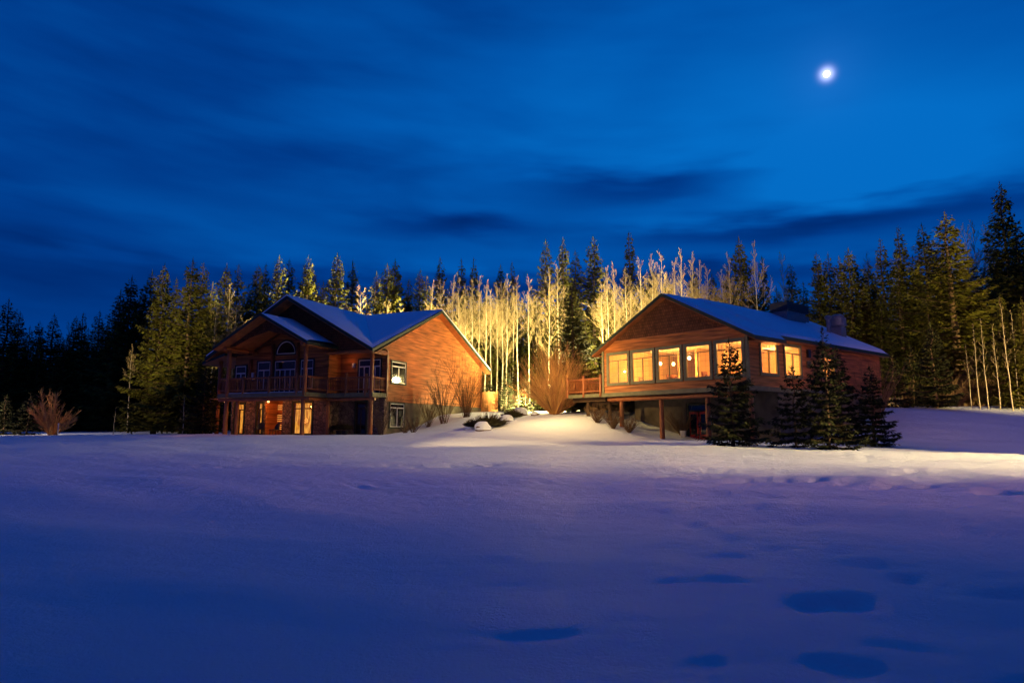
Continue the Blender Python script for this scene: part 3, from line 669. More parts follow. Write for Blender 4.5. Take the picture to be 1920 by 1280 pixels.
# floor band, beam, posts
t = MB(fm); t.box(-.04, 10.1, -.06, .14, 1.96, 2.2); t.box(-.04, .14, .14, 16.3, 1.96, 2.2); t.box(9.96, 10.1, .14, 16.3, 1.96, 2.2); t.build('floor_band', M['greytrim'], RL)
t = MB(fm); t.box(.14, 9.96, .14, 16.3, 2.0, 2.12); t.build('floor_slab', M['darkwood'], RL)
t = MB(fm); t.tube([(-.1, .3, 1.80), (9.9, .3, 1.80)], .14, 10); t.build('beam', M['beam'], RL)
for u in (8.87, 5.82, 2.69, .1): logpost(RL, fm, u, .3, -.8 if u < 8 else -.1, 1.68, .14)
# recessed foundation wall with the red door below
t = MB(front(3.0)); t.box(.1, 4.3, -.2, 0, -1.0, 1.98); t.box(6.05, 10.1, -.2, 0, -1.0, 1.98); t.box(4.3, 6.05, -.2, -.002, 1.55, 1.98); t.build('foundation_wall', M['concrete'], RL)
t = MB(side(.1)); t.box(3.2, 16.2, -.15, 0, -1.0, 1.95); t.build('foundation_wall', M['concrete'], RL)
t = MB(fm); t.box(9.95, 10.1, 3.2, 16.2, -1.0, 1.95); t.build('foundation_wall', M['concrete'], RL)
t = MB(front(2.98)); t.box(4.35, 4.5, 0, .08, -.62, 1.5); t.box(5.85, 6.0, 0, .08, -.62, 1.5); t.box(4.5, 5.85, 0, .078, 1.38, 1.5); t.box(4.5, 5.85, 0, .07, 1.0, 1.08); dr = t.build('door_frame', M['green'], RL)
t = MB(front(2.98)); 
t.box(4.52, 5.12, -.03, .02, -.62, 1.0); t.box(5.2, 5.83, -.03, .02, -.62, 1.0); d2 = t.build('door', M['reddoor'], RL)
t = MB(front(2.98)); t.box(4.62, 5.02, .02, .03, -.35, .85); t.box(5.3, 5.73, .02, .03, -.35, .85); t.box(4.52, 5.83, -.03, .01, 1.09, 1.37); t.build('pane', M['darkglass'], d2)
t = MB(front(2.98)); t.box(5.06, 5.10, .02, .08, .2, .4); t.build('handle', M['metal'], d2)
# room seen through the windows
t = MB(fm); t.box(.1, 9.95, 9.8, 9.9, 2.12, 4.98); t.box(9.86, 9.94, .1, 9.8, 2.13, 4.98); t.build('room_wall', M['roomwall'], RL)
t = MB(fm); t.box(.08, 9.94, .12, 9.9, 4.98, 5.02); t.build('room_ceiling', M['ceil'], RL)
t = MB(fm); t.box(.15, 9.9, .15, 9.8, 2.125, 2.16); t.build('room_floor', M['floor'], RL)
t = MB(fm); t.box(6.0, 6.15, 4.2, 9.8, 2.16, 4.97); t.box(2.6, 4.4, 5.8, 5.9, 2.16, 4.97); t.box(3.4, 3.6, 3.4, 3.6, 2.16, 4.97); t.box(8.0, 8.2, 5.2, 5.4, 2.16, 4.97); t.build('room_partition', M['roomwall'], RL)
t = MB(fm); t.box(6.9, 7.75, 9.74, 9.79, 2.2, 4.2); t.build('lit_doorway', emit('lit_doorway', (1, .80, .55), 2.2), RL)
t = MB(fm); t.box(.1, 16, 16.1, 16.28, -1, 5.0) if False else t.box(.1, 10, 16.1, 16.28, -1, 5.0); t.box(9.9, 10.03, .1, 16.2, 2.2, 5.0); t.build('rear_wall', M['siding'], RL)
t = MB(fm); t.prism([(0, 16.2, 5.0), (rC, 16.2, rR-.25), (10, 16.2, 5.0)], (0, .08, 0)); t.build('rear_gable', M['shingle'], RL)
# roof: wide front section then narrower eave behind
sl_r = (rR-rE)/(rC+rO)
def rr_z(u): return rR-sl_r*abs(rC-u)
t = MB(fm)
slab(fm, (-.78, rr_z(-.78)), (rC, rR), -.5, 2.6, .17, t); slab(fm, (-.42, rr_z(-.42)+.10), (rC, rR+.10), 2.602, 17.0, .17, t)
slab(fm, (10.65, rr_z(10.65)), (rC, rR), -.5, 17.0, .17, t); t.build('roof', M['green'], RL)
SOFTSKIP = (2,)
soft_snow(RL, [(-.70, -.42, rr_z(-.70)), (rC, -.42, rR), (rC, 2.6, rR), (-.70, 2.6, rr_z(-.70))], .15, 18, 2)
SOFTSKIP = ()
soft_snow(RL, [(-.36, 2.62, rr_z(-.36)+.10), (rC, 2.62, rR+.10), (rC, 16.95, rR+.10), (-.36, 16.95, rr_z(-.36)+.10)], .16, 40, 3)
soft_snow(RL, [(10.6, -.42, rr_z(10.6)), (rC, -.42, rR), (rC, 16.95, rR), (10.6, 16.95, rr_z(10.6))], .15, 24, 5)
rake_soffit(RL, [(-.75, rr_z(-.75)), (rC, rR), (10.62, rr_z(10.62))], -.47, 0, drop=.20)
t = MB(fm); t.prism([(-.75, 0, rr_z(-.75)-.20), (0, 0, rr_z(-.75)-.17), (0, 0, rr_z(-.75)-.2), (-.75, 0, rr_z(-.75)-.23)], (0, 2.58, 0)); t.prism([(-.40, 2.6, rr_z(-.4)-.10), (0, 2.6, rr_z(-.4)-.07), (0, 2.6, rr_z(-.4)-.10), (-.40, 2.6, rr_z(-.4)-.13)], (0, 14.3, 0))
t.prism([(10.03, 0, rr_z(10.6)-.16), (10.6, 0, rr_z(10.6)-.19), (10.6, 0, rr_z(10.6)-.22), (10.03, 0, rr_z(10.6)-.19)], (0, 17, 0)); t.build('soffit', M['soffit'], RL)
lamp('side_wall_fill_light', 'POINT', rlw0(-2.0, 4.6, 3.6), 60, (1, .52, .16), .1)  # added fill standing off the wall, no fixture, lifts the side siding
# roof plant
def roofz(u): return rr_z(u)+.1
t = MB(fm); t.box(3.5, 4.5, 11.0, 13.5, roofz(3.5)-.1, roofz(4.5)+.30); un = t.build('vent_base', M['metal'], RL)
t = MB(fm); t.box(3.35, 4.6, 10.8, 13.7, roofz(4.5)+.302, roofz(4.5)+.85); t.build('vent_hood', M['darkmetal'], un)
for k in range(6):
    t = MB(fm); z = roofz(4.5)+.40+.14*k; t.box(3.33, 3.345, 11.0, 13.5, z, z+.04)
    if k < 3: t.build('louvre', M['black'], un)
def barrel(u, v, zb, h1, r, name):
    t = MB(fm); t.box(u-r*.8, u+r*.8, v-r*.8, v+r*.8, zb-.5, zb+h1); b = t.build(name, M['metal'], RL)
    t = MB(); t.smooth = False; t.lathe(-u, v, [(r*.8, zb+h1-ZB), (r*1.15, zb+h1+.12-ZB), (r*1.15, zb+h1+.62-ZB), (r*.9, zb+h1+.66-ZB), (r*.9, zb+h1+.74-ZB), (r*.95, zb+h1+.78-ZB), (r*.5, zb+h1+.9-ZB)], 18); t.build('fan_cowl', M['metal'], b)
    return b
barrel(2.0, 15.0, roofz(2.0), .65, .46, 'exhaust_fan')
t = MB(fm); t.tube([(2.1, 13.8, roofz(2.1)-.3), (2.1, 13.8, roofz(2.1)+1.1)], .13, 10); t.lathe(2.1, 13.8, [(.13, roofz(2.1)+1.0), (.22, roofz(2.1)+1.12), (.22, roofz(2.1)+1.25), (.1, roofz(2.1)+1.32)], 12); t.build('flue_pipe', M['metal'], RL)
t = MB(fm); t.box(4.0, 4.4, 14.6, 15.0, roofz(4.0)-.1, roofz(4.4)+.35); t.build('small_vent', M['metal'], RL)
# open deck on the left with log railing
t = MB(fm); t.box(10.12, 13.4, -.04, 7.5, 1.98, 2.2); t.build('deck', M['greytrim'], RL)
t = MB(fm)
for k in range(6): t.box(10.2, 13.1, .3+1.2*k, .42+1.2*k, 1.72, 1.978)
t.box(9.0, 12.3, .9, 1.05, 1.52, 1.715); t.build('deck_joists', M['darkwood'], RL)
railing(RL, fm, (10.3, .0), (13.3, .0), 2.22, 1.0); railing(RL, fm, (13.3, .1), (13.3, 7.4), 2.22, 1.0)
for u, z1 in ((10.3, 3.4), (11.8, 3.4), (13.3, 3.35)): logpost(RL, fm, u, 0, 2.0, z1, .10)
for u, v in ((11.9, .5), (11.0, 2.6), (12.9, 4.5), (10.3, .8)): logpost(RL, fm, u, v, .3, 1.95, .12, 'darkwood')
def rlw(u, v, z):
    a = R_(RAZ); return (RO[0]-u*math.cos(a)+v*math.sin(a), RO[1]+u*math.sin(a)+v*math.cos(a), z)
# lamps hanging in the dining room
random.seed(4)
PL = [(7.6, 2.6, 4.05, 'over the left corner table'), (6.9, 3.0, 4.0, 'in the second window from the left'), (5.0, 2.0, 4.15, 'in the middle window'), (1.4, 3.0, 4.1, 'in the rightmost front window'), (1.3, 2.2, 4.3, 'seen through the first side window')]
for i, (u, v, z, w) in enumerate(PL):
    x, y, _ = rlw(u, v, 0)
    o = empty('pendant_lamp', (x, y, z)); tag(o, 'glowing glass pendant lamp '+w, 'lamp', 'pendant lamps in the dining room')
    t = MB(); t.tube([(0, 0, .12), (0, 0, 4.98-z)], .012, 5); t.build('cord', M['black'], o)
    t = MB(); t.smooth = True; t.lathe(0, 0, [(.02, -.11), (.06, -.10), (.10, -.03), (.10, .03), (.06, .09), (.02, .11)], 14); t.build('glass_shade', M['bulb'], o)
    lamp('pendant_light', 'POINT', (x, y, z-.28), 290, (1, .50, .13), .1)
for i, (u, v, w) in enumerate(((7.1, 1.0, 'behind the second front window'), (1.1, 1.1, 'behind the rightmost front window'))):
    x, y, _ = rlw(u, v, 0); o = empty('ceiling_lamp', (x, y, 4.98)); tag(o, 'round bright ceiling lamp '+w, 'lamp', 'ceiling lamps in the dining room')
    t = MB(); t.lathe(0, 0, [(.24, 0), (.24, -.05), (.2, -.07)], 16); t.build('lamp_rim', M['metal'], o)
    t = MB(); t.smooth = True; t.lathe(0, 0, [(.2, -.07), (.17, -.14), (.06, -.18)], 16); t.build('lamp_shade', M['bulb'], o)
    lamp('ceiling_light', 'POINT', (x, y, 4.55), 200, (1, .52, .15), .12)
lamp('rear_room_light', 'POINT', rlw(3, 8, 4.4), 420, (1, .48, .12), .15)
# dining tables and chairs
def table(u, v, label):
    x, y, _ = rlw(u, v, 0); o = empty('dining_table', (x, y, 2.16), -R_(RAZ)); tag(o, label, 'table', 'dining tables inside the lodge')
    t = MB(); t.box(-.6, .6, -.45, .45, .72, .76); t.build('tabletop', M['beam'], o)
    t = MB(); t.box(-.63, .63, -.48, .48, .762, .772); t.box(-.63, .63, -.488, -.48, .5, .77); t.box(-.63, .63, .48, .488, .5, .77); t.build('tablecloth', M['linen'], o)
    for sx in (-.5, .5):
        for sy in (-.36, .36): t = MB(); t.box(sx-.03, sx+.03, sy-.03, sy+.03, 0, .72); t.build('leg', M['beam'], o)
def chair(u, v, rz, label):
    x, y, _ = rlw(u, v, 0); o = empty('dining_chair', (x, y, 2.16), -R_(RAZ)+rz); tag(o, label, 'chair', 'dining chairs inside the lodge')
    t = MB(); t.box(-.22, .22, -.22, .22, .43, .48); t.build('seat', M['beam'], o)
    t = MB(); t.box(-.22, -.18, .18, .22, .48, 1.05); t.box(.18, .22, .18, .22, .48, 1.05); t.box(-.18, .18, .185, .215, .92, 1.04)
    for k in range(4): t.box(-.14+.085*k, -.12+.085*k, .19, .21, .48, .92)
    t.build('backrest', M['beam'], o)
    for sx in (-.2, .2):
        for sy in (-.2, .2): t = MB(); t.box(sx-.02, sx+.02, sy-.02, sy+.02, 0, .43); t.build('leg', M['beam'], o)
for u, v, w in ((7.2, 1.5, 'in the second window from the left'), (4.7, 1.5, 'in the middle front window'), (2.6, 1.5, 'behind the fourth front window')):
    table(u, v, 'clothed dining table '+w)
    chair(u-.95, v-.1, -math.pi/2, 'wooden dining chair right of the table '+w); chair(u+.95, v+.1, math.pi/2, 'wooden dining chair left of the table '+w)

# =================================================================== small things around the lodges
x, y, _ = rlw(10.75, 1.0, 0)
o = empty('patio_umbrella', (x, y, 2.2)); tag(o, 'closed red patio umbrella standing on the raised log deck', 'umbrella')
t = MB(); t.tube([(0, 0, 0), (0, 0, 2.45)], .025, 8); t.build('pole', M['beam'], o)
t = MB(); t.smooth = True
prof = [(.10, .75), (.15, .85), (.12, 1.2), (.10, 1.5), (.13, 1.9), (.07, 2.2), (.03, 2.38)]; n = 16; vs = []
for r, z in prof:
    for k in range(n): a = 2*math.pi*k/n; q = r*(1+.25*math.cos(4*a)); vs.append((q*math.cos(a), q*math.sin(a), z))
t.add(vs, [(i*n+j, i*n+(j+1) % n, (i+1)*n+(j+1) % n, (i+1)*n+j) for i in range(len(prof)-1) for j in range(n)]); t.build('canopy', M['red'], o)
t = MB(); t.lathe(0, 0, [(.25, 0), (.25, .08), (.05, .12)], 14); t.build('base', M['concrete'], o)
# orange board screen behind the left lodge
a = gpos(901, 58.5); b = gpos(932, 58.5)
o = empty('board_screen', tuple(a)); tag(o, 'orange cedar board screen at the far right corner of the left lodge', 'fence')
W = (b-a).length
for k in range(2):
    t = MB(); n = 6
    for j in range(n): t.box(W/2*k+.02+(W/2-.04)*j/n, W/2*k+.02+(W/2-.04)*(j+1)/n-.012, 0, .03, .0, 1.75)
    t.build('board_panel', M['cedarfence'], o)
for k in range(3): t = MB(); q = W/2*k; t.box(q-.05, q+.05, -.03, .07, -.3, 1.85); t.build('post', M['cedarfence'], o)
# pale board fence at far right
a = gpos(1668, 52); b = gpos(1742, 54)
o = empty('board_fence', tuple(a)); tag(o, 'low pale board fence in the snow behind the right lodge corner', 'fence')
t = MB(); d = b-a; n = 30
for k in range(n):
    s = k/n; t.box(d.x*s, d.x*s+d.x/n-.015, d.y*s, d.y*s+.03, d.z*s, d.z*s+.75+.04*math.sin(k*2.1))
t.build('picket_panel', M['fence'], o)
for k in range(4): s = k/3; t = MB(); t.box(d.x*s-.05, d.x*s+.05, d.y*s+.04, d.y*s+.14, d.z*s-.2, d.z*s+.85); t.build('post', M['fence'], o)

def rock(px, Y, w, h, label, snow=.5, seed=0):
    p = gpos(px, Y, -.05); o = empty('boulder', tuple(p)); tag(o, label, 'boulder', 'boulders on the snowy mound')
    for nm, mm, k0, sc_ in (('rock_body', M['rock'], 0, 1.0), ('snow_cap', M['snow'], 1, 1.05)):
        t = MB(); t.smooth = k0 == 1; vs = []; n, m = 18, 9
        for i in range(m+1):
            th = math.pi/2*i/m if k0 == 0 else (math.pi/2*.05+math.pi/2*.95*i/m)
            for j in range(n):
                a = 2*math.pi*j/n; r = 1+.28*noise.noise((math.cos(a)*1.3+seed, math.sin(a)*1.3, i*.3))
                z = math.sin(th)*h*(1 if k0 == 0 else 1.12); rr = math.cos(th)**(.7)*w/2*r*sc_
                if k0 == 1: z = max(z, h*(1-snow)*(.8+.4*noise.noise((a, seed, 0))))
                vs.append((rr*math.cos(a), rr*math.sin(a)*.8, z))
        t.add(vs, [(i*n+j, i*n+(j+1) % n, (i+1)*n+(j+1) % n, (i+1)*n+j) for i in range(m) for j in range(n)]+[tuple(range(m*n, m*n+n))]); t.build(nm, mm, o)
rock(905, 40.0, 1.0, .55, 'round snow capped boulder in front of the dark juniper bush', .75, 1)
rock(950, 44, .9, .42, 'low snow covered boulder right of the juniper bush', .8, 2)
rock(975, 47, 1.2, .6, 'wide brown boulder with snow at the foot of the willow shrub', .55, 3)
rock(878, 41, .6, .22, 'small dark boulder half buried left of the snow capped one', .5, 4)
rock(1003, 46, .6, .3, 'small dark boulder beside the willow shrub stems', .4, 6)

# ------------------------------------------------------------------ vegetation generators
def spruce_mesh(seed, H=12.0, Rb=2.4, fine=1.0, gap=.0, wispy=0.0, top=1.0):
    """returns (trunk_mesh, foliage_mesh) for a spruce of height H; fine<1 makes smaller, more numerous sprays"""
    rnd = random.Random(seed); tr = MB(); tr.smooth = True
    n = 8; pts = [(rnd.uniform(-.03, .03)*k*.5, rnd.uniform(-.03, .03)*k*.5, H*k/n-.15) for k in range(n+1)]
    tr.tube(pts, [max(.012, .016*H*(1-k/n)**.9+.01) for k in range(n+1)], 7)
    V = []; F = []
    def spray(p, d, side, L, w, droop):
        # a needle spray: narrow leaf shape, 4 verts, plus slight fold
        e = p+d*L+Vector((0, 0, -droop*L)); m_ = p+(e-p)*.45
        s = side*w; up = Vector((rnd.uniform(-.02, .02), rnd.uniform(-.02, .02), .25*w))
        b = len(V); V.extend([p, m_+s+up*-1, e, m_-s+up]); F.append((b, b+1, b+2, b+3))
    z = H*rnd.uniform(.035, .06)+gap*H
    while z < H*.985:
        t = z/H; step = (.30+.16*rnd.random())*(.55+.45*(1-t))*(.8+.2*fine)*(1 if fine > 1 else .85)*(1.0)
        env = Rb*((1-t)**.92)*(.55+.45*min(1, (t+.02)/.12))+.05
        nb = rnd.randint(5, 7) if t < .9 else rnd.randint(4, 5); a0 = rnd.random()*6.28
        for k in range(nb):
            a = a0+6.283*k/nb+rnd.uniform(-.35, .35)
            L = env*rnd.uniform(.62, 1.12)*(1+.16*math.sin(a*2+seed)+(.26-.12*t)*noise.noise((math.cos(a)*1.4+seed, math.sin(a)*1.4, z*.35)))
            if rnd.random() < .07+wispy*.2: L *= .5
            d = Vector((math.cos(a), math.sin(a), 0)); el = -.30+.85*t**1.5+rnd.uniform(-.12, .12)
            pts = []; ns = max(3, int(L/.3)); zz = z
            for i in range(ns+1):
                s = i/ns; pts.append(Vector((d.x*L*s, d.y*L*s, z+L*s*el*.8+L*.22*s*s*(1-t*.5)-.04*L*math.sin(s*3))))
            tr.tube([tuple(q) for q in pts], [max(.006, .018*(1-i/ns)*L*.5+.005) for i in range(ns+1)], 3, False)
            sp = .105*fine; q = .12+.1*rnd.random()
            while q < L:
                s = q/L; f = s*ns; i = min(ns-1, int(f)); p = pts[i].lerp(pts[i+1], f-i)
                base_w = L*.38*(1-s*.72)+.12
                for sd in (-1, 1):
                    if rnd.random() < .12+wispy: continue
                    td = Vector((d.x*.72-sd*d.y*.75, d.y*.72+sd*d.x*.75, rnd.uniform(-.16, .05)-.1)).normalized()
                    tl = base_w*rnd.uniform(.6, 1.15)
                    sdv = Vector((-td.y, td.x, rnd.uniform(-.5, .5))).normalized()
                    w = (.042+.02*rnd.random())*(.55+.45*fine)*(1.5 if fine > 1 else 1.15)
                    k2 = max(1, int(tl/(.24*fine))); 
                    spray(p, td, sdv, tl, w, .22)
                    for r in range(k2):
                        pp = p+td*(tl*(r+.4)/(k2+.2))+Vector((0, 0, -.22*tl*(r+.4)/(k2+.2)))
                        t2 = (td+sdv*rnd.choice((-1, 1))*rnd.uniform(.5, 1.0)+Vector((0, 0, rnd.uniform(-.7, .15)))).normalized()
                        spray(pp, t2, Vector((-t2.y, t2.x, rnd.uniform(-.6, .6))).normalized(), rnd.uniform(.12, .26)*(.5+.5*fine), w, .25)
                q += sp*rnd.uniform(.8, 1.3)
            spray(pts[-1], (pts[-1]-pts[-2]).normalized(), Vector((-d.y, d.x, 0)), .16, .035, 0)
        z += step
    for k in range(14):
        zt = H*(1-.02*rnd.random()*3); a = rnd.random()*6.28; dd = Vector((math.cos(a)*.5, math.sin(a)*.5, .9)); spray(Vector((0, 0, zt)), dd, Vector((-dd.y, dd.x, 0)), .16*top, .03, 0)
    spray(Vector((0, 0, H*.97)), Vector((0, 0, 1)), Vector((1, 0, 0)), H*.03+.25*top, .03, 0)
    return tr, V, F
def make_spruce(seed, m='needle', **k):
    tr, V, F = spruce_mesh(seed, **k); a = tr.mesh('trunk', M['bark'])
    me = bpy.data.meshes.new('crown'); me.from_pydata([tuple(v) for v in V], [], F); me.materials.append(M[m]); me.update()
    return a, me, k.get('H', 12.0)
def bare_mesh(seed, H=12, base=.35, nb=22, spread=.42, r0=.09, droop=0, lvl=3, twr=.0078, crooked=.06, trunkfrac=.96):
    rnd = random.Random(seed); tr = MB(); tr.smooth = True; cr = MB()
    n = 10; P = []; x = y = 0
    for k in range(n+1):
        P.append(Vector((x, y, H*trunkfrac*k/n-(.15 if k == 0 else 0)))); x += rnd.uniform(-crooked, crooked)*H/12; y += rnd.uniform(-crooked, crooked)*H/12
    tr.tube([tuple(p) for p in P], [r0*(1-.90*k/n) for k in range(n+1)], 7)
    def branch(p, d, L, r, lv):
        ns = 5 if lv > 1 else 3; pts = [p]; q = p.copy(); dd = d.copy()
        for i in range(ns):
            dd = (dd+Vector((rnd.uniform(-.22, .22), rnd.uniform(-.22, .22), rnd.uniform(-.05, .20)-droop))).normalized(); q = q+dd*L/ns; pts.append(q.copy())
        cr.tube([tuple(a) for a in pts], [max(twr*.6, r*(1-.75*i/ns)) for i in range(ns+1)], 4 if lv == lvl else 3, False)
        if lv > 0:
            kids = {3: 7, 2: 8, 1: 6}.get(lv, 4)
            for k in range(kids):
                s = .22+.75*(k+rnd.random()*.6)/kids; f = s*ns; i = min(ns-1, int(f)); pp = pts[i].lerp(pts[i+1], f-i)
                ax = (pts[i+1]-pts[i]).normalized(); o_ = ax.orthogonal().normalized(); o_.rotate(Matrix.Rotation(rnd.random()*6.28, 3, ax))
                branch(pp, (ax*.8+o_*rnd.uniform(.4, .75)+Vector((0, 0, .12))).normalized(), L*rnd.uniform(.30, .50)*(1.1-.4*s), max(twr*.7, r*.5), lv-1)
    for k in range(nb):
        s = base+(1-base)*(k+rnd.random()*.8)/nb*.97; f = s*n; i = min(n-1, int(f)); pp = P[i].lerp(P[i+1], f-i); a = k*2.4+rnd.uniform(-.5, .5)
        d = Vector((math.cos(a), math.sin(a), rnd.uniform(.9, 1.7)*(1+.5*max(0, (s-base)/(1-base))**2))).normalized()
        tt = (s-base)/(1-base); L = H*spread*(.35+.75*math.sin(min(1, tt*1.25+.18)*math.pi)*.6)*rnd.uniform(.55, 1.0)*(1-.52*tt)
        branch(pp, d, L, r0*(1-s)*.24+twr, lvl-1)
    return tr, cr
def make_bare(seed, m='aspen', **k):
    a, b = bare_mesh(seed, **k); return a.mesh('trunk', M[m]), b.mesh('branches', M['aspentwig' if m == 'aspen' else m]), k.get('H', 12)
def shrub_mesh(seed, stems=60, H=2.5, lean=.6, sub=5, r=.012):
    rnd = random.Random(seed); t = MB()
    for k in range(stems):
        a = rnd.random()*6.28; l = lean*math.sqrt(rnd.random()); d = Vector((math.cos(a)*l, math.sin(a)*l, 1)).normalized(); p = Vector((rnd.uniform(-.15, .15)*H*.3, rnd.uniform(-.15, .15)*H*.3, -.1))
        L = H*rnd.uniform(.65, 1.08); pts = [p.copy()]
        for i in range(6):
            d = (d+Vector((math.cos(a)*.05*lean, math.sin(a)*.05*lean, .01))+Vector((rnd.uniform(-.1, .1), rnd.uniform(-.1, .1), 0))).normalized(); p = p+d*L/6; pts.append(p.copy())
        t.tube([tuple(q) for q in pts], [max(.004, r*(1.4-1.15*i/6)) for i in range(7)], 3, False)
        for j in range(sub):
            i = rnd.randint(1, 5); q = pts[i].lerp(pts[i+1], rnd.random()); dd = ((pts[i+1]-pts[i]).normalized()+Vector((rnd.uniform(-.5, .5), rnd.uniform(-.5, .5), rnd.uniform(-.05, .35)))).normalized(); l2 = L*rnd.uniform(.12, .34)
            e = q+dd*l2*.5+Vector((rnd.uniform(-.03, .03),)*3); f = e+(dd+Vector((0, 0, .15))).normalized()*l2*.5
            t.tube([tuple(q), tuple(e), tuple(f)], [r*.6, r*.5, r*.3], 3, False)
            for g in range(2):
                h = e+(dd+Vector((rnd.uniform(-.6, .6), rnd.uniform(-.6, .6), .2))).normalized()*l2*.4; t.tube([tuple(e), tuple(h)], [r*.4, r*.25], 3, False)
    return t
def dome_shrub(seed, stems, W, H, r=.010, sub=10):
    rnd = random.Random(seed); t = MB()
    def twig(p, d, L, r, n=3):
        pts = [p]; q = p.copy()
        for i in range(n):
            d = (d+Vector((rnd.uniform(-.22, .22), rnd.uniform(-.22, .22), rnd.uniform(-.08, .14)))).normalized(); q = q+d*L/n; pts.append(q.copy())
        t.tube([tuple(a) for a in pts], [r*(1-.6*i/n) for i in range(n+1)], 3, False); return pts
    for k in range(stems):
        a = rnd.random()*6.283; c = rnd.random()**.8*1.25; d = Vector((math.cos(a)*math.sin(c), math.sin(a)*math.sin(c), math.cos(c)))
        R = 1/math.sqrt((math.sin(c)/(W/2))**2+(math.cos(c)/H)**2)*rnd.uniform(.7, 1.04)
        p = Vector((math.cos(a)*.25*rnd.random(), math.sin(a)*.25*rnd.random(), -.1)); d0 = (d+Vector((0, 0, .30))).normalized(); pts = [p.copy()]; n = 7
        for i in range(n):
            dd = d0.lerp(d, i/n*1.1).normalized()+Vector((rnd.uniform(-.09, .09), rnd.uniform(-.09, .09), rnd.uniform(-.05, .05))); p = p+dd*R/n; pts.append(p.copy())
        t.tube([tuple(q) for q in pts], [r*(1.8-1.4*i/n) for i in range(n+1)], 3, False)
        for j in range(sub):
            s_ = rnd.uniform(.3, 1)*n; i = min(n-1, int(s_)); q = pts[i].lerp(pts[i+1], s_-i); ax = (pts[i+1]-pts[i]).normalized()
            u = twig(q, (ax+Vector((rnd.uniform(-.7, .7), rnd.uniform(-.7, .7), rnd.uniform(-.1, .5)))).normalized(), R*rnd.uniform(.10, .26), r*.6)
            twig(u[1], ((u[2]-u[1]).normalized()+Vector((rnd.uniform(-.8, .8), rnd.uniform(-.8, .8), rnd.uniform(0, .5)))).normalized(), R*rnd.uniform(.06, .14), r*.45, 2)
    return t
def needle_mound(seed, n=900, w=1.4, h=.7):
    rnd = random.Random(seed); V = []; F = []
    for k in range(n):
        a = rnd.random()*6.28; r = math.sqrt(rnd.random()); p = Vector((math.cos(a)*r*w/2*.5, math.sin(a)*r*w/2*.5, h*.2*rnd.random())); d = Vector((math.cos(a)*(.3+r), math.sin(a)*(.3+r), .25+.9*(1-r)*rnd.random()+.1)).normalized()
        L = (w/2)*rnd.uniform(.5, 1.0); e = p+d*L; s = Vector((-d.y, d.x, rnd.uniform(-.5, .5))).normalized()*.03; m_ = p.lerp(e, .6); b = len(V); V += [p, m_+s, e, m_-s]; F.append((b, b+1, b+2, b+3))
        for j in range(3):
            q = p.lerp(e, rnd.uniform(.3, .9)); f = q+(d+Vector((rnd.uniform(-.8, .8), rnd.uniform(-.8, .8), rnd.uniform(-.2, .6)))).normalized()*.16; s2 = s*.7; b = len(V); V += [q, q.lerp(f, .5)+s2, f, q.lerp(f, .5)-s2]; F.append((b, b+1, b+2, b+3))
    return [tuple(v) for v in V], F

# ------------------------------------------------------------------ tree kinds
SP = [make_spruce(s, H=h, Rb=r, fine=f, wispy=w) for s, h, r, f, w in ((1, 14, 3.3, 1.1, .04), (2, 14, 2.7, 1.1, .08), (3, 14, 3.6, 1.15, .06), (5, 14, 2.2, 1.05, .10), (8, 14, 3.0, 1.1, .14), (9, 14, 2.5, 1.1, .04), (10, 14, 3.2, 1.1, .2))]
SPN = [make_spruce(s, m='needleblue', H=h, Rb=r, fine=.62, wispy=w) for s, h, r, w in ((11, 5, 1.65, .0), (12, 3.6, 1.25, .0), (13, 5.2, 1.45, .0))]
SPS = [make_spruce(s, m='needleblue', H=3.2, Rb=1.15, fine=.8, wispy=w) for s, w in ((21, .0), (22, .1))]
AS = [make_bare(s, H=13, base=b, nb=nb, spread=spr, r0=.085) for s, b, nb, spr in ((31, .38, 26, .36), (32, .48, 22, .34), (33, .54, 20, .31), (34, .32, 28, .38), (35, .44, 23, .30))]
TH = [make_bare(s, H=9, base=.35, nb=16, spread=.22, r0=.06, lvl=2) for s in (41, 42)]
def plant(kind, name, px, Y, tip=None, H=None, label='', cat='tree', group=None, wscale=1.0, rz=None, parts=('trunk', 'crown'), lean=None, sink=0):
    tm, cm, H0 = kind; p = gpos(px, Y, -sink)
    if tip is not None:
        q = at(px, tip, Y); H = q.z-p.z
    o = empty(name, tuple(p), rz if rz is not None else random.uniform(0, 6.28)); tag(o, label, cat, group)
    if lean: o.rotation_euler = (lean[0], lean[1], o.rotation_euler.z)
    s = H/H0; ws = wscale*(s**.7)
    for nm, me in zip(parts, (tm, cm)):
        if me is None: continue
        c = bpy.data.objects.new(nm, me); col.objects.link(c); c.parent = o; c.scale = (ws, ws, s)
    return o
ORD = ['first', 'second', 'third', 'fourth', 'fifth', 'sixth', 'seventh', 'eighth', 'ninth', 'tenth', 'eleventh', 'twelfth', 'thirteenth', 'fourteenth', 'fifteenth', 'sixteenth', 'seventeenth', 'eighteenth', 'nineteenth', 'twentieth', 'twenty-first', 'twenty-second', 'twenty-third', 'twenty-fourth']
random.seed(77)
def row(lst, kinds, name, lab, cat='tree', group=None, parts=('trunk', 'crown')):
    lst = sorted(lst)
    for i, t in enumerate(lst):
        px, tip, Y = t[:3]; ws = t[3] if len(t) > 3 else 1.0; k = t[4] if len(t) > 4 else random.randrange(len(kinds))
        plant(kinds[k], name, px, Y, tip, label=lab.format(ORD[i] if i < len(ORD) else 'number %d' % (i+1)), cat=cat, group=group, wscale=ws*(1.12 if name == 'spruce_tree' else 1), parts=parts)
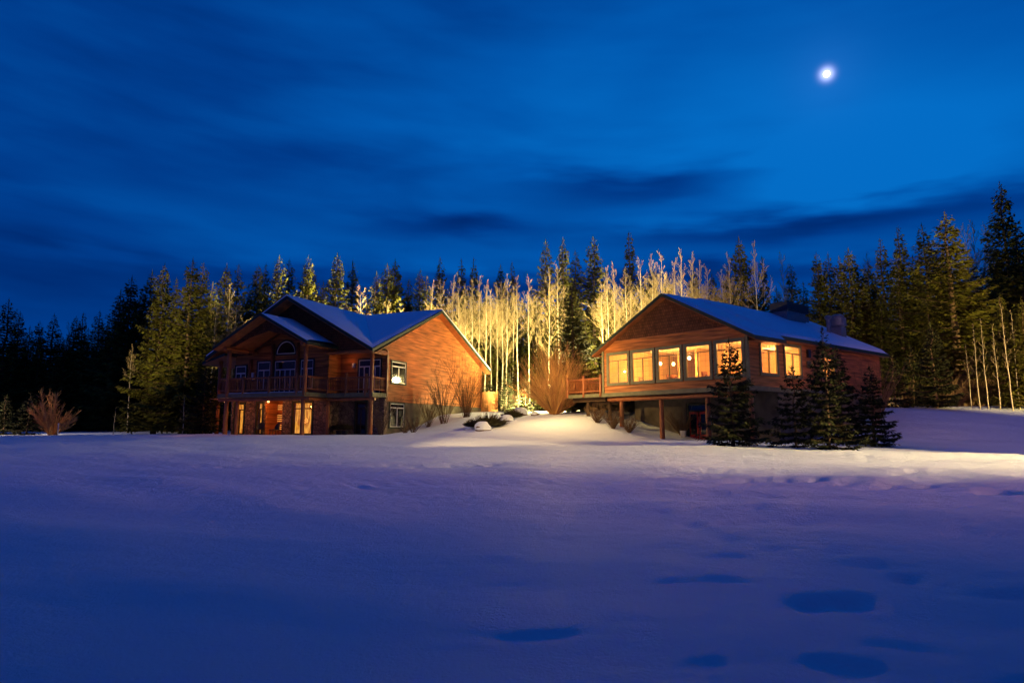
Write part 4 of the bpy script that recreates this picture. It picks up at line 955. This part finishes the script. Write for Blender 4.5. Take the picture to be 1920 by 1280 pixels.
# dark spruces at the far left
row([(-8, 560, 70, 1.1), (16, 585, 74), (56, 602, 78), (82, 589, 76), (99, 624, 80), (125, 593, 78), (138, 587, 80), (169, 583, 76, 1.1), (206, 545, 72), (226, 518, 70, 1.1), (264, 510, 70, 1.1), (38, 612, 84), (150, 615, 84), (186, 600, 84), (245, 545, 80), (110, 640, 70, 1.2), (60, 640, 72, 1.2)],
    SP, 'spruce_tree', 'dark silhouetted spruce, {} from the left edge in the far left skyline', group='dark spruces on the left skyline')
row([(287, 495, 57, .92, 0), (341, 485, 55, 1.0, 2)], SP, 'spruce_tree', 'tall olive lit spruce in the pair left of the left lodge, {} of the two', group='lit pair of tall spruces')
row([(312, 523, 66), (362, 491, 62, .9), (383, 529, 70), (408, 498, 72), (431, 497, 74), (469, 497, 78), (484, 495, 80, .9), (452, 530, 76), (395, 560, 62, 1.1), (330, 560, 64)], SP, 'spruce_tree', 'dark spruce, {} from the left in the clump behind the left lodge porch', group='dark spruces behind the porch')
# lit spruces behind the left lodge roof
row([(509, 482, 68, .95), (565, 481, 68, .9), (622, 475, 69, 1.0), (652, 491, 72, 1.0), (699, 511, 69, 1.0), (719, 497, 71, 1.1), (796, 518, 69, 1.0), (783, 506, 74, .9)], SP, 'spruce_tree', 'floodlit yellow green spruce, {} from the left above the left lodge roof', group='lit spruces behind the left lodge')
row([(529, 486, 88), (575, 504, 88), (597, 530, 86), (734, 487, 88, 1.1), (761, 526, 88), (821, 485, 96, .9), (862, 486, 98, .9), (886, 485, 98, .9), (938, 498, 98, .9), (960, 493, 98, .9), (680, 540, 88), (840, 540, 90, 1.2), (910, 550, 90, 1.2)], SP, 'spruce_tree', 'dark distant spruce tip, {} from the left behind the lit trees', group='distant dark spruces behind the lit trees')
# lit spruces between the lodges
row([(1025, 451, 70, .9), (1059, 448, 64, .9), (1117, 445, 65, 1.0), (1000, 560, 66, 1.0), (930, 600, 68, 1.1), (1035, 560, 62, .9), (885, 590, 68, 1.0), (1150, 540, 66, 1.1), (1215, 520, 68, 1.1), (850, 600, 70, 1.1), (965, 580, 72, 1.1), (1100, 590, 60, .9), (945, 565, 74, 1.3), (978, 560, 73, 1.3), (1008, 550, 75, 1.2), (905, 570, 74, 1.3), (868, 565, 75, 1.3), (1130, 560, 70, 1.2), (1185, 560, 70, 1.2), (955, 640, 66, 1.2), (1020, 620, 65, 1.1), (1260, 520, 72, 1.1)], SP, 'spruce_tree', 'floodlit spruce, {} from the left in the bright wood between the two lodges', group='lit spruces between the lodges')
row([(1082, 471, 82), (1187, 436, 84, 1.0), (1310, 505, 88), (1345, 515, 86, 1.0), (1230, 500, 90)], SP, 'spruce_tree', 'dark spruce rising behind the bright wood, {} from the left', group='dark spruces behind the bright wood')
plant(SP[2], 'spruce_tree', 1076, 49.5, 520, label='dark unlit spruce with broad crown directly behind the orange willow shrub', wscale=1.0)
# right of the right lodge ridge
row([(1400, 447, 72, 1.0), (1375, 500, 76), (1443, 482, 74, .9), (1425, 530, 80), (1468, 540, 76)], SP, 'spruce_tree', 'half lit spruce behind the roof vent unit, {} from the left', group='spruces behind the right lodge roof')
row([(1497, 497, 74, 1.0), (1520, 530, 80), (1549, 473, 72, .9), (1571, 475, 76, .9), (1592, 482, 74, .8), (1646, 488, 72), (1674, 449, 70), (1711, 426, 68, 1.05), (1757, 420, 66, 1.05), (1735, 480, 72), (1775, 470, 74), (1840, 480, 70), (1860, 520, 64, 1.1), (1916, 342, 60, 1.0), (1940, 420, 56, 1.2), (1895, 470, 66, 1.1), (1630, 520, 70, 1.1)], SP, 'spruce_tree', 'dark spruce, {} from the left in the tall wood on the right', group='dark spruces on the right')
row([(1611, 467, 60, 1.15, 0), (1703, 477, 56, 1.15, 4), (1803, 399, 53, 1.35, 2), (1664, 560, 58, 1.1, 1), (1755, 560, 52, 1.1, 3)], SP, 'spruce_tree', 'large amber lit spruce right of the roof vents, {} from the left', group='lit spruces on the right')
row([(1895, 551, 47, .9), (1935, 560, 46, .9)], SP, 'spruce_tree', 'young thin lit spruce by the right edge, {} from the left', group='young lit spruces at the right edge')
plant(SPS[0], 'young_spruce', 1676+4, 47.5, 664, label='small dark green spruce beside the pale fence right of the lodge')
plant(SPN[0], 'young_spruce', 1757, 46.5, 610, label='bushy dark young spruce on the snow under the large amber spruce', wscale=1.1)
plant(SPS[1], 'young_spruce', 1715, 50, 650, label='slender young spruce between the pale fence and the bushy dark one')
# filler forest behind
for i in range(95):
    px = random.uniform(-80, 2010); Y = random.uniform(84, 108) if 420 < px < 1500 else random.uniform(74, 98)
    base = np.interp(px, [-80, 100, 230, 500, 800, 1000, 1300, 1500, 1700, 2000], [620, 640, 580, 555, 560, 545, 545, 545, 500, 470])
    side_ = 'left' if px < 480 else ('middle' if px < 1400 else 'right')
    plant(random.choice(SP), 'spruce_tree', px, Y, base+random.uniform(-8, 60), label='dark spruce deep in the %s part of the forest behind the front row' % side_, group='deep forest spruces, %s part' % side_, wscale=random.uniform(1.1, 1.4))
# aspens
row([(843, 512, 63, 1, 0), (857, 508, 62, 1, 1), (822, 520, 64, 1, 3), (887, 515, 61, 1, 2), (898, 512, 63, 1, 1), (907, 520, 60, 1, 0), (940, 525, 62, 1, 3), (949, 508, 61, 1, 0), (972, 510, 62, 1, 2), (992, 512, 60, 1, 1), (1031, 500, 59, 1, 3), (1047, 488, 60, 1, 1), (803, 522, 66, 1, 0), (930, 530, 64, 1, 1), (870, 530, 66, 1, 3)], AS, 'aspen_tree', 'brightly floodlit bare aspen, {} from the left between the two lodges', group='floodlit aspens', parts=('trunk', 'branches'))
row([(1146, 492, 60, 1, 2), (1160, 486, 63, 1, 0), (1178, 500, 62, 1, 1), (1205, 478, 62, 1, 3), (1228, 470, 64, 1, 0), (1247, 465, 62, 1, 1), (1285, 462, 63, 1.1, 3), (1305, 470, 65, 1, 0), (1335, 492, 66, 1, 1), (1131, 520, 58, 1, 1)], AS, 'aspen_tree', 'pale bare aspen, {} from the left behind the right lodge gable', group='pale aspens behind the right lodge', parts=('trunk', 'branches'))
row([(1378, 470, 68, .9, 1), (1432, 444, 68, .9, 2), (1480, 468, 74, .8, 3), (1364, 500, 70, .9, 0)], AS, 'aspen_tree', 'dim slim aspen, {} from the left behind the right lodge ridge', group='dim aspens behind the ridge', parts=('trunk', 'branches'))
row([(1838, 415, 66, 1.0, 3), (1862, 408, 64, 1.1, 0), (1880, 412, 66, 1.1, 1), (1646, 470, 80, .9, 1), (1822, 450, 68, .9, 2)], AS, 'aspen_tree', 'dark leafless tree against the sky on the right, {} from the left', group='dark bare trees on the right', parts=('trunk', 'branches'))
row([(1838, 600, 46, .8, 0), (1854, 590, 46, .8, 1), (1876, 600, 45.5, .8, 0), (1900, 560, 45, .8, 1), (1913, 575, 46, .8, 0), (1822, 640, 47, .8, 1)], TH, 'sapling', 'thin pale sapling trunk at the right edge of the snow, {} from the left', group='pale saplings on the right', parts=('trunk', 'branches'))
row([(392, 560, 60, 1.1, 3), (412, 525, 63, 1.1, 0), (433, 560, 62, 1.2, 3), (10, 575, 80, 1, 0), (112, 600, 84, 1, 1), (238, 640, 62, .8, 2)], AS, 'bare_tree', 'dim leafless tree, {} from the left beyond the left lodge', group='dim bare trees on the left', parts=('trunk', 'branches'))
row([(667, 532, 66, 1.3, 3), (723, 560, 65, 1.2, 3), (749, 565, 66, 1.1, 0)], AS, 'bare_tree', 'golden lit leafless crown just above the left lodge roof, {} from the left', group='golden bare crowns above the roof', parts=('trunk', 'branches'))
row([(342, 738, 50, 1.4, 0), (212, 760, 56, 1.2, 1)], TH, 'sapling', 'small bare sapling on the snow left of the left lodge, {} from the left', group='saplings left of the left lodge', parts=('trunk', 'branches'))
# near spruces before the right lodge
plant(SPN[0], 'young_spruce', 1375, 28.5, 640, label='snow field spruce standing before the row of lit windows, leftmost of the front group', wscale=1.06, rz=.4)
plant(SPN[1], 'young_spruce', 1493, 27.5, 690, label='short broad spruce below the side windows, second of the front group', wscale=.95, rz=2.0)
plant(SPN[2], 'young_spruce', 1555, 26.5, 617, label='darkest and tallest front spruce hiding the third side window', wscale=1.0, rz=1.1)
plant(SPN[0], 'young_spruce', 1580, 31, 655, label='orange lit spruce close behind the darkest front spruce', wscale=1.0, rz=3.0)
plant(SPN[0], 'young_spruce', 1640, 29.5, 690, label='wide golden tipped spruce at the right end of the front group', wscale=1.12, rz=5.2)
# small ones at left, beside the lodge and the white lit one
plant(SPS[0], 'young_spruce', 6, 52, 742, label='small spruce cut by the left edge of the photo', wscale=1.0)
plant(SPS[1], 'young_spruce', 50, 51, 737, label='small dark spruce left of the round bare tree', wscale=1.15)
plant(SPN[0], 'young_spruce', 379, 47, 692, label='dark spruce touching the left end of the left lodge', wscale=1.05, rz=2)
plant(SPN[2], 'young_spruce', 950, 57, 690, label='brilliantly lit white green spruce between the left lodge and the willow shrub', wscale=1.0, rz=1)
plant(SPS[1], 'young_spruce', 985, 55, 705, label='lit small spruce just behind the willow shrub', wscale=1.2)
plant(SPS[0], 'young_spruce', 915, 60, 715, label='lit small spruce behind the orange board screen', wscale=1.2)
row([(px+random.uniform(-7, 7), tip+random.uniform(0, 30), random.uniform(64, 70), random.uniform(.9, 1.1)) for px, tip in [(818, 530), (850, 522), (878, 524), (915, 522), (937, 520), (962, 520), (1003, 520), (1040, 510)]], AS, 'aspen_tree', 'floodlit aspen of the back row between the lodges, {} from the left', group='back row of floodlit aspens', parts=('trunk', 'branches'))
row([(px+random.uniform(-6, 6), tip+random.uniform(0, 25), random.uniform(62, 70), random.uniform(.9, 1.1)) for px, tip in [(1110, 510), (1140, 500), (1190, 490), (1238, 480), (1268, 478), (1315, 480)]], AS, 'aspen_tree', 'pale back row aspen behind the right lodge gable, {} from the left', group='back row of pale aspens', parts=('trunk', 'branches'))
# round bare tree at left
def one_bush(name, px, Y, mb, m, label, cat, part='stems', group=None, dz=0):
    p = gpos(px, Y, dz); o = empty(name, tuple(p)); tag(o, label, cat, group); mb.build(part, m, o); return o
one_bush('bare_tree', 97, 50, dome_shrub(51, 44, 3.7, 3.5, .020, 40), M['willow'], 'round low leafless tree lit brown at the left edge of the field', 'tree', 'branches')
one_bush('willow_shrub', 1040, 46.2, dome_shrub(61, 240, 7.4, 4.8, .010, 15), M['willow'], 'huge fan shaped leafless willow shrub glowing orange between the lodges', 'shrub')
one_bush('willow_shrub', 1110, 50, dome_shrub(62, 110, 4.0, 3.6, .010, 12), M['willow'], 'orange leafless shrub behind the log deck railing', 'shrub')
# shrubs against the left lodge wall
for i, (px, Y, H, st, lab) in enumerate(((803, 47.0, 2.4, 26, 'low dark bare shrub by the middle of the cedar gable wall'), (832, 47.5, 4.0, 30, 'tall narrow bare shrub left of the pair on the cedar gable wall'), (874, 49.5, 4.3, 46, 'broad bare shrub in front of the far end of the cedar gable wall'), (712, 41.0, 2.6, 22, 'thin bare shrub against the stone pier at the lodge corner'), (775, 43.5, 1.2, 22, 'knee high twiggy shrub by the concrete base'), (760, 43.0, .9, 18, 'smallest twiggy shrub at the concrete base'))):
    one_bush('bare_shrub', px, Y, shrub_mesh(70+i, st, H, .42 if H > 2 else .9, 7, .011), M['twig'], lab, 'shrub', group='bare shrubs along the left lodge')
for i, (px, Y, H, lab) in enumerate(((1120, 41.5, 1.3, 'twiggy shrub under the left end of the log deck'), (1150, 40.2, 1.4, 'denser twiggy shrub beside the first deck post'), (1180, 39.6, 1.1, 'low twiggy shrub between the first two deck posts'), (1278, 40.5, 1.8, 'dark leafless shrub left of the red door'), (1644, 40.5, 3.6, 'tall orange twigs of a shrub by the rear wall of the right lodge'))):
    one_bush('bare_shrub', px, Y, shrub_mesh(90+i, 60, H, .8 if H < 3 else .4, 6, .010), M['twig'], lab, 'shrub', group='bare shrubs around the right lodge')
for i, (px, Y, w, h, lab) in enumerate(((916, 41.5, 2.1, .8, 'spreading brown green juniper bush behind the snow capped boulder'), (960, 46, 1.3, .5, 'small dark juniper left of the willow shrub'), (887, 42.5, 1.0, .5, 'low juniper tuft left of the larger one'))):
    V, F = needle_mound(120+i, 700, w, h); t = MB(); t.v = V; t.f = F; one_bush('juniper_bush', px, Y, t, M['juniper'], lab, 'bush', 'foliage')
# undergrowth along the forest edge: dry brush in lit zones
for i in range(26):
    px = random.choice((random.uniform(1690, 1930), random.uniform(930, 1050), random.uniform(1780, 1925))); Y = random.uniform(48, 56) if px > 1600 else random.uniform(61, 66)
    w = 'right' if px > 1600 else 'middle'
    one_bush('brush_clump', px, Y, shrub_mesh(200+i % 6, 40, random.uniform(1.6, 3), .5, 6, .012), M['twig'], 'dry brush in the %s undergrowth at the forest edge' % w, 'brush', group='dry brush, %s forest edge' % w)
for i, (px, Y, H, lab) in enumerate(((1100, 49.0, 1.9, 'dark twiggy brush under the far left end of the log deck'), (1135, 47.5, 2.0, 'dense dark brush behind the leftmost deck post'), (1165, 46.5, 2.0, 'dense dark brush between the deck and the foundation wall'), (1190, 46.0, 1.8, 'dark brush at the left end of the foundation wall'))):
    V, F = needle_mound(160+i, 900, 3.0, H); t = MB(); t.v = V; t.f = F; one_bush('juniper_bush', px, Y, t, M['juniper'], lab, 'bush', 'foliage', dz=-.1)
# patio things under the left balcony
def llchair(u, v, rz, lab):
    x, y, _ = llw(u, v, 0); o = empty('patio_chair', (x, y, ground(x, y)), -R_(LAZ)+rz); tag(o, lab, 'chair', 'dark patio chairs under the balcony')
    t = MB(); t.box(-.27, .27, -.25, .25, .38, .43); t.build('seat', M['black'], o)
    t = MB(); t.smooth = True; n = 10; vs = []
    for k in range(n+1):
        a = math.pi*k/n; vs += [(.28*math.cos(a), .12+.18*math.sin(a), .43), (.30*math.cos(a), .14+.2*math.sin(a), .60+.3*math.sin(a))]
    t.add(vs, [(2*k, 2*k+1, 2*k+3, 2*k+2) for k in range(n)]); t.build('backrest', M['black'], o)
    for sx in (-.24, .24):
        for sy in (-.22, .22): t = MB(); t.tube([(sx, sy, 0), (sx*.95, sy*.95, .38)], .018, 6); t.build('leg', M['black'], o)
llchair(8.9, .6, .2, 'dark curved patio chair in front of the glowing alcove'); llchair(7.3, .3, -.4, 'dark curved patio chair right of the alcove')
for i, (u, v, lab) in enumerate(((3.0, 1.6, 'round clipped dark pot shrub left under the right balcony'), (2.3, 1.3, 'round clipped dark pot shrub next to the lower right door'))):
    x, y, _ = llw(u, v, 0); o = empty('potted_shrub', (x, y, ground(x, y))); tag(o, lab, 'plant', 'potted shrubs under the balcony')
    t = MB(); t.lathe(0, 0, [(.16, 0), (.22, .34), (.24, .36), (.2, .37)], 14); t.build('pot', M['black'], o)
    V, F = needle_mound(140+i, 500, .8, .5); t = MB(); t.v = [(a, b, c+.4) for a, b, c in V]; t.f = F; t.build('foliage', M['juniper'], o)
p = gpos(1281, 40.0); o = empty('bucket', tuple(p)); tag(o, 'small white bucket on the ground left of the red door', 'bucket')
t = MB(); t.smooth = True; t.lathe(0, 0, [(.15, 0), (.19, .36), (.2, .37), (.17, .37)], 16); t.build('bucket_body', M['white'], o)
t = MB(); t.tube([(.19*math.cos(a), .02, .36+.16*math.sin(a)) for a in [math.pi*k/10 for k in range(11)]], .006, 5); t.build('handle', M['metal'], o)
p = gpos(108, 49); o = empty('marker_post', tuple(p)); tag(o, 'short white marker post on the snow right of the round bare tree', 'post')
t = MB(); t.tube([(0, 0, -.1), (0, 0, .75)], .03, 8); t.build('post', M['white'], o); t = MB(); t.lathe(0, 0, [(.05, .75), (.05, .86), (.02, .9)], 8); t.build('cap', M['white'], o)

# ------------------------------------------------------------------ moon
ma, me_ = R_(MOON_AZ), R_(MOON_EL); D = 2500
def moon_at(px, py):
    d = ray(px, py).normalized(); return d
md = moon_at(1550, 139)
t = MB(); t.smooth = True; n, m = 24, 12; r = 10; vs = []
for i in range(m+1):
    th = math.pi*i/m
    for j in range(n): a = 2*math.pi*j/n; vs.append((r*math.sin(th)*math.cos(a), r*math.sin(th)*math.sin(a), r*math.cos(th)))
t.add(vs, [(i*n+j, i*n+(j+1) % n, (i+1)*n+(j+1) % n, (i+1)*n+j) for i in range(m) for j in range(n)])
o = t.build('moon', emit('moonlight', (1, .95, .9), 6.0)); o.location = md*D; tag(o, 'bright white moon high in the blue sky on the right', 'moon')
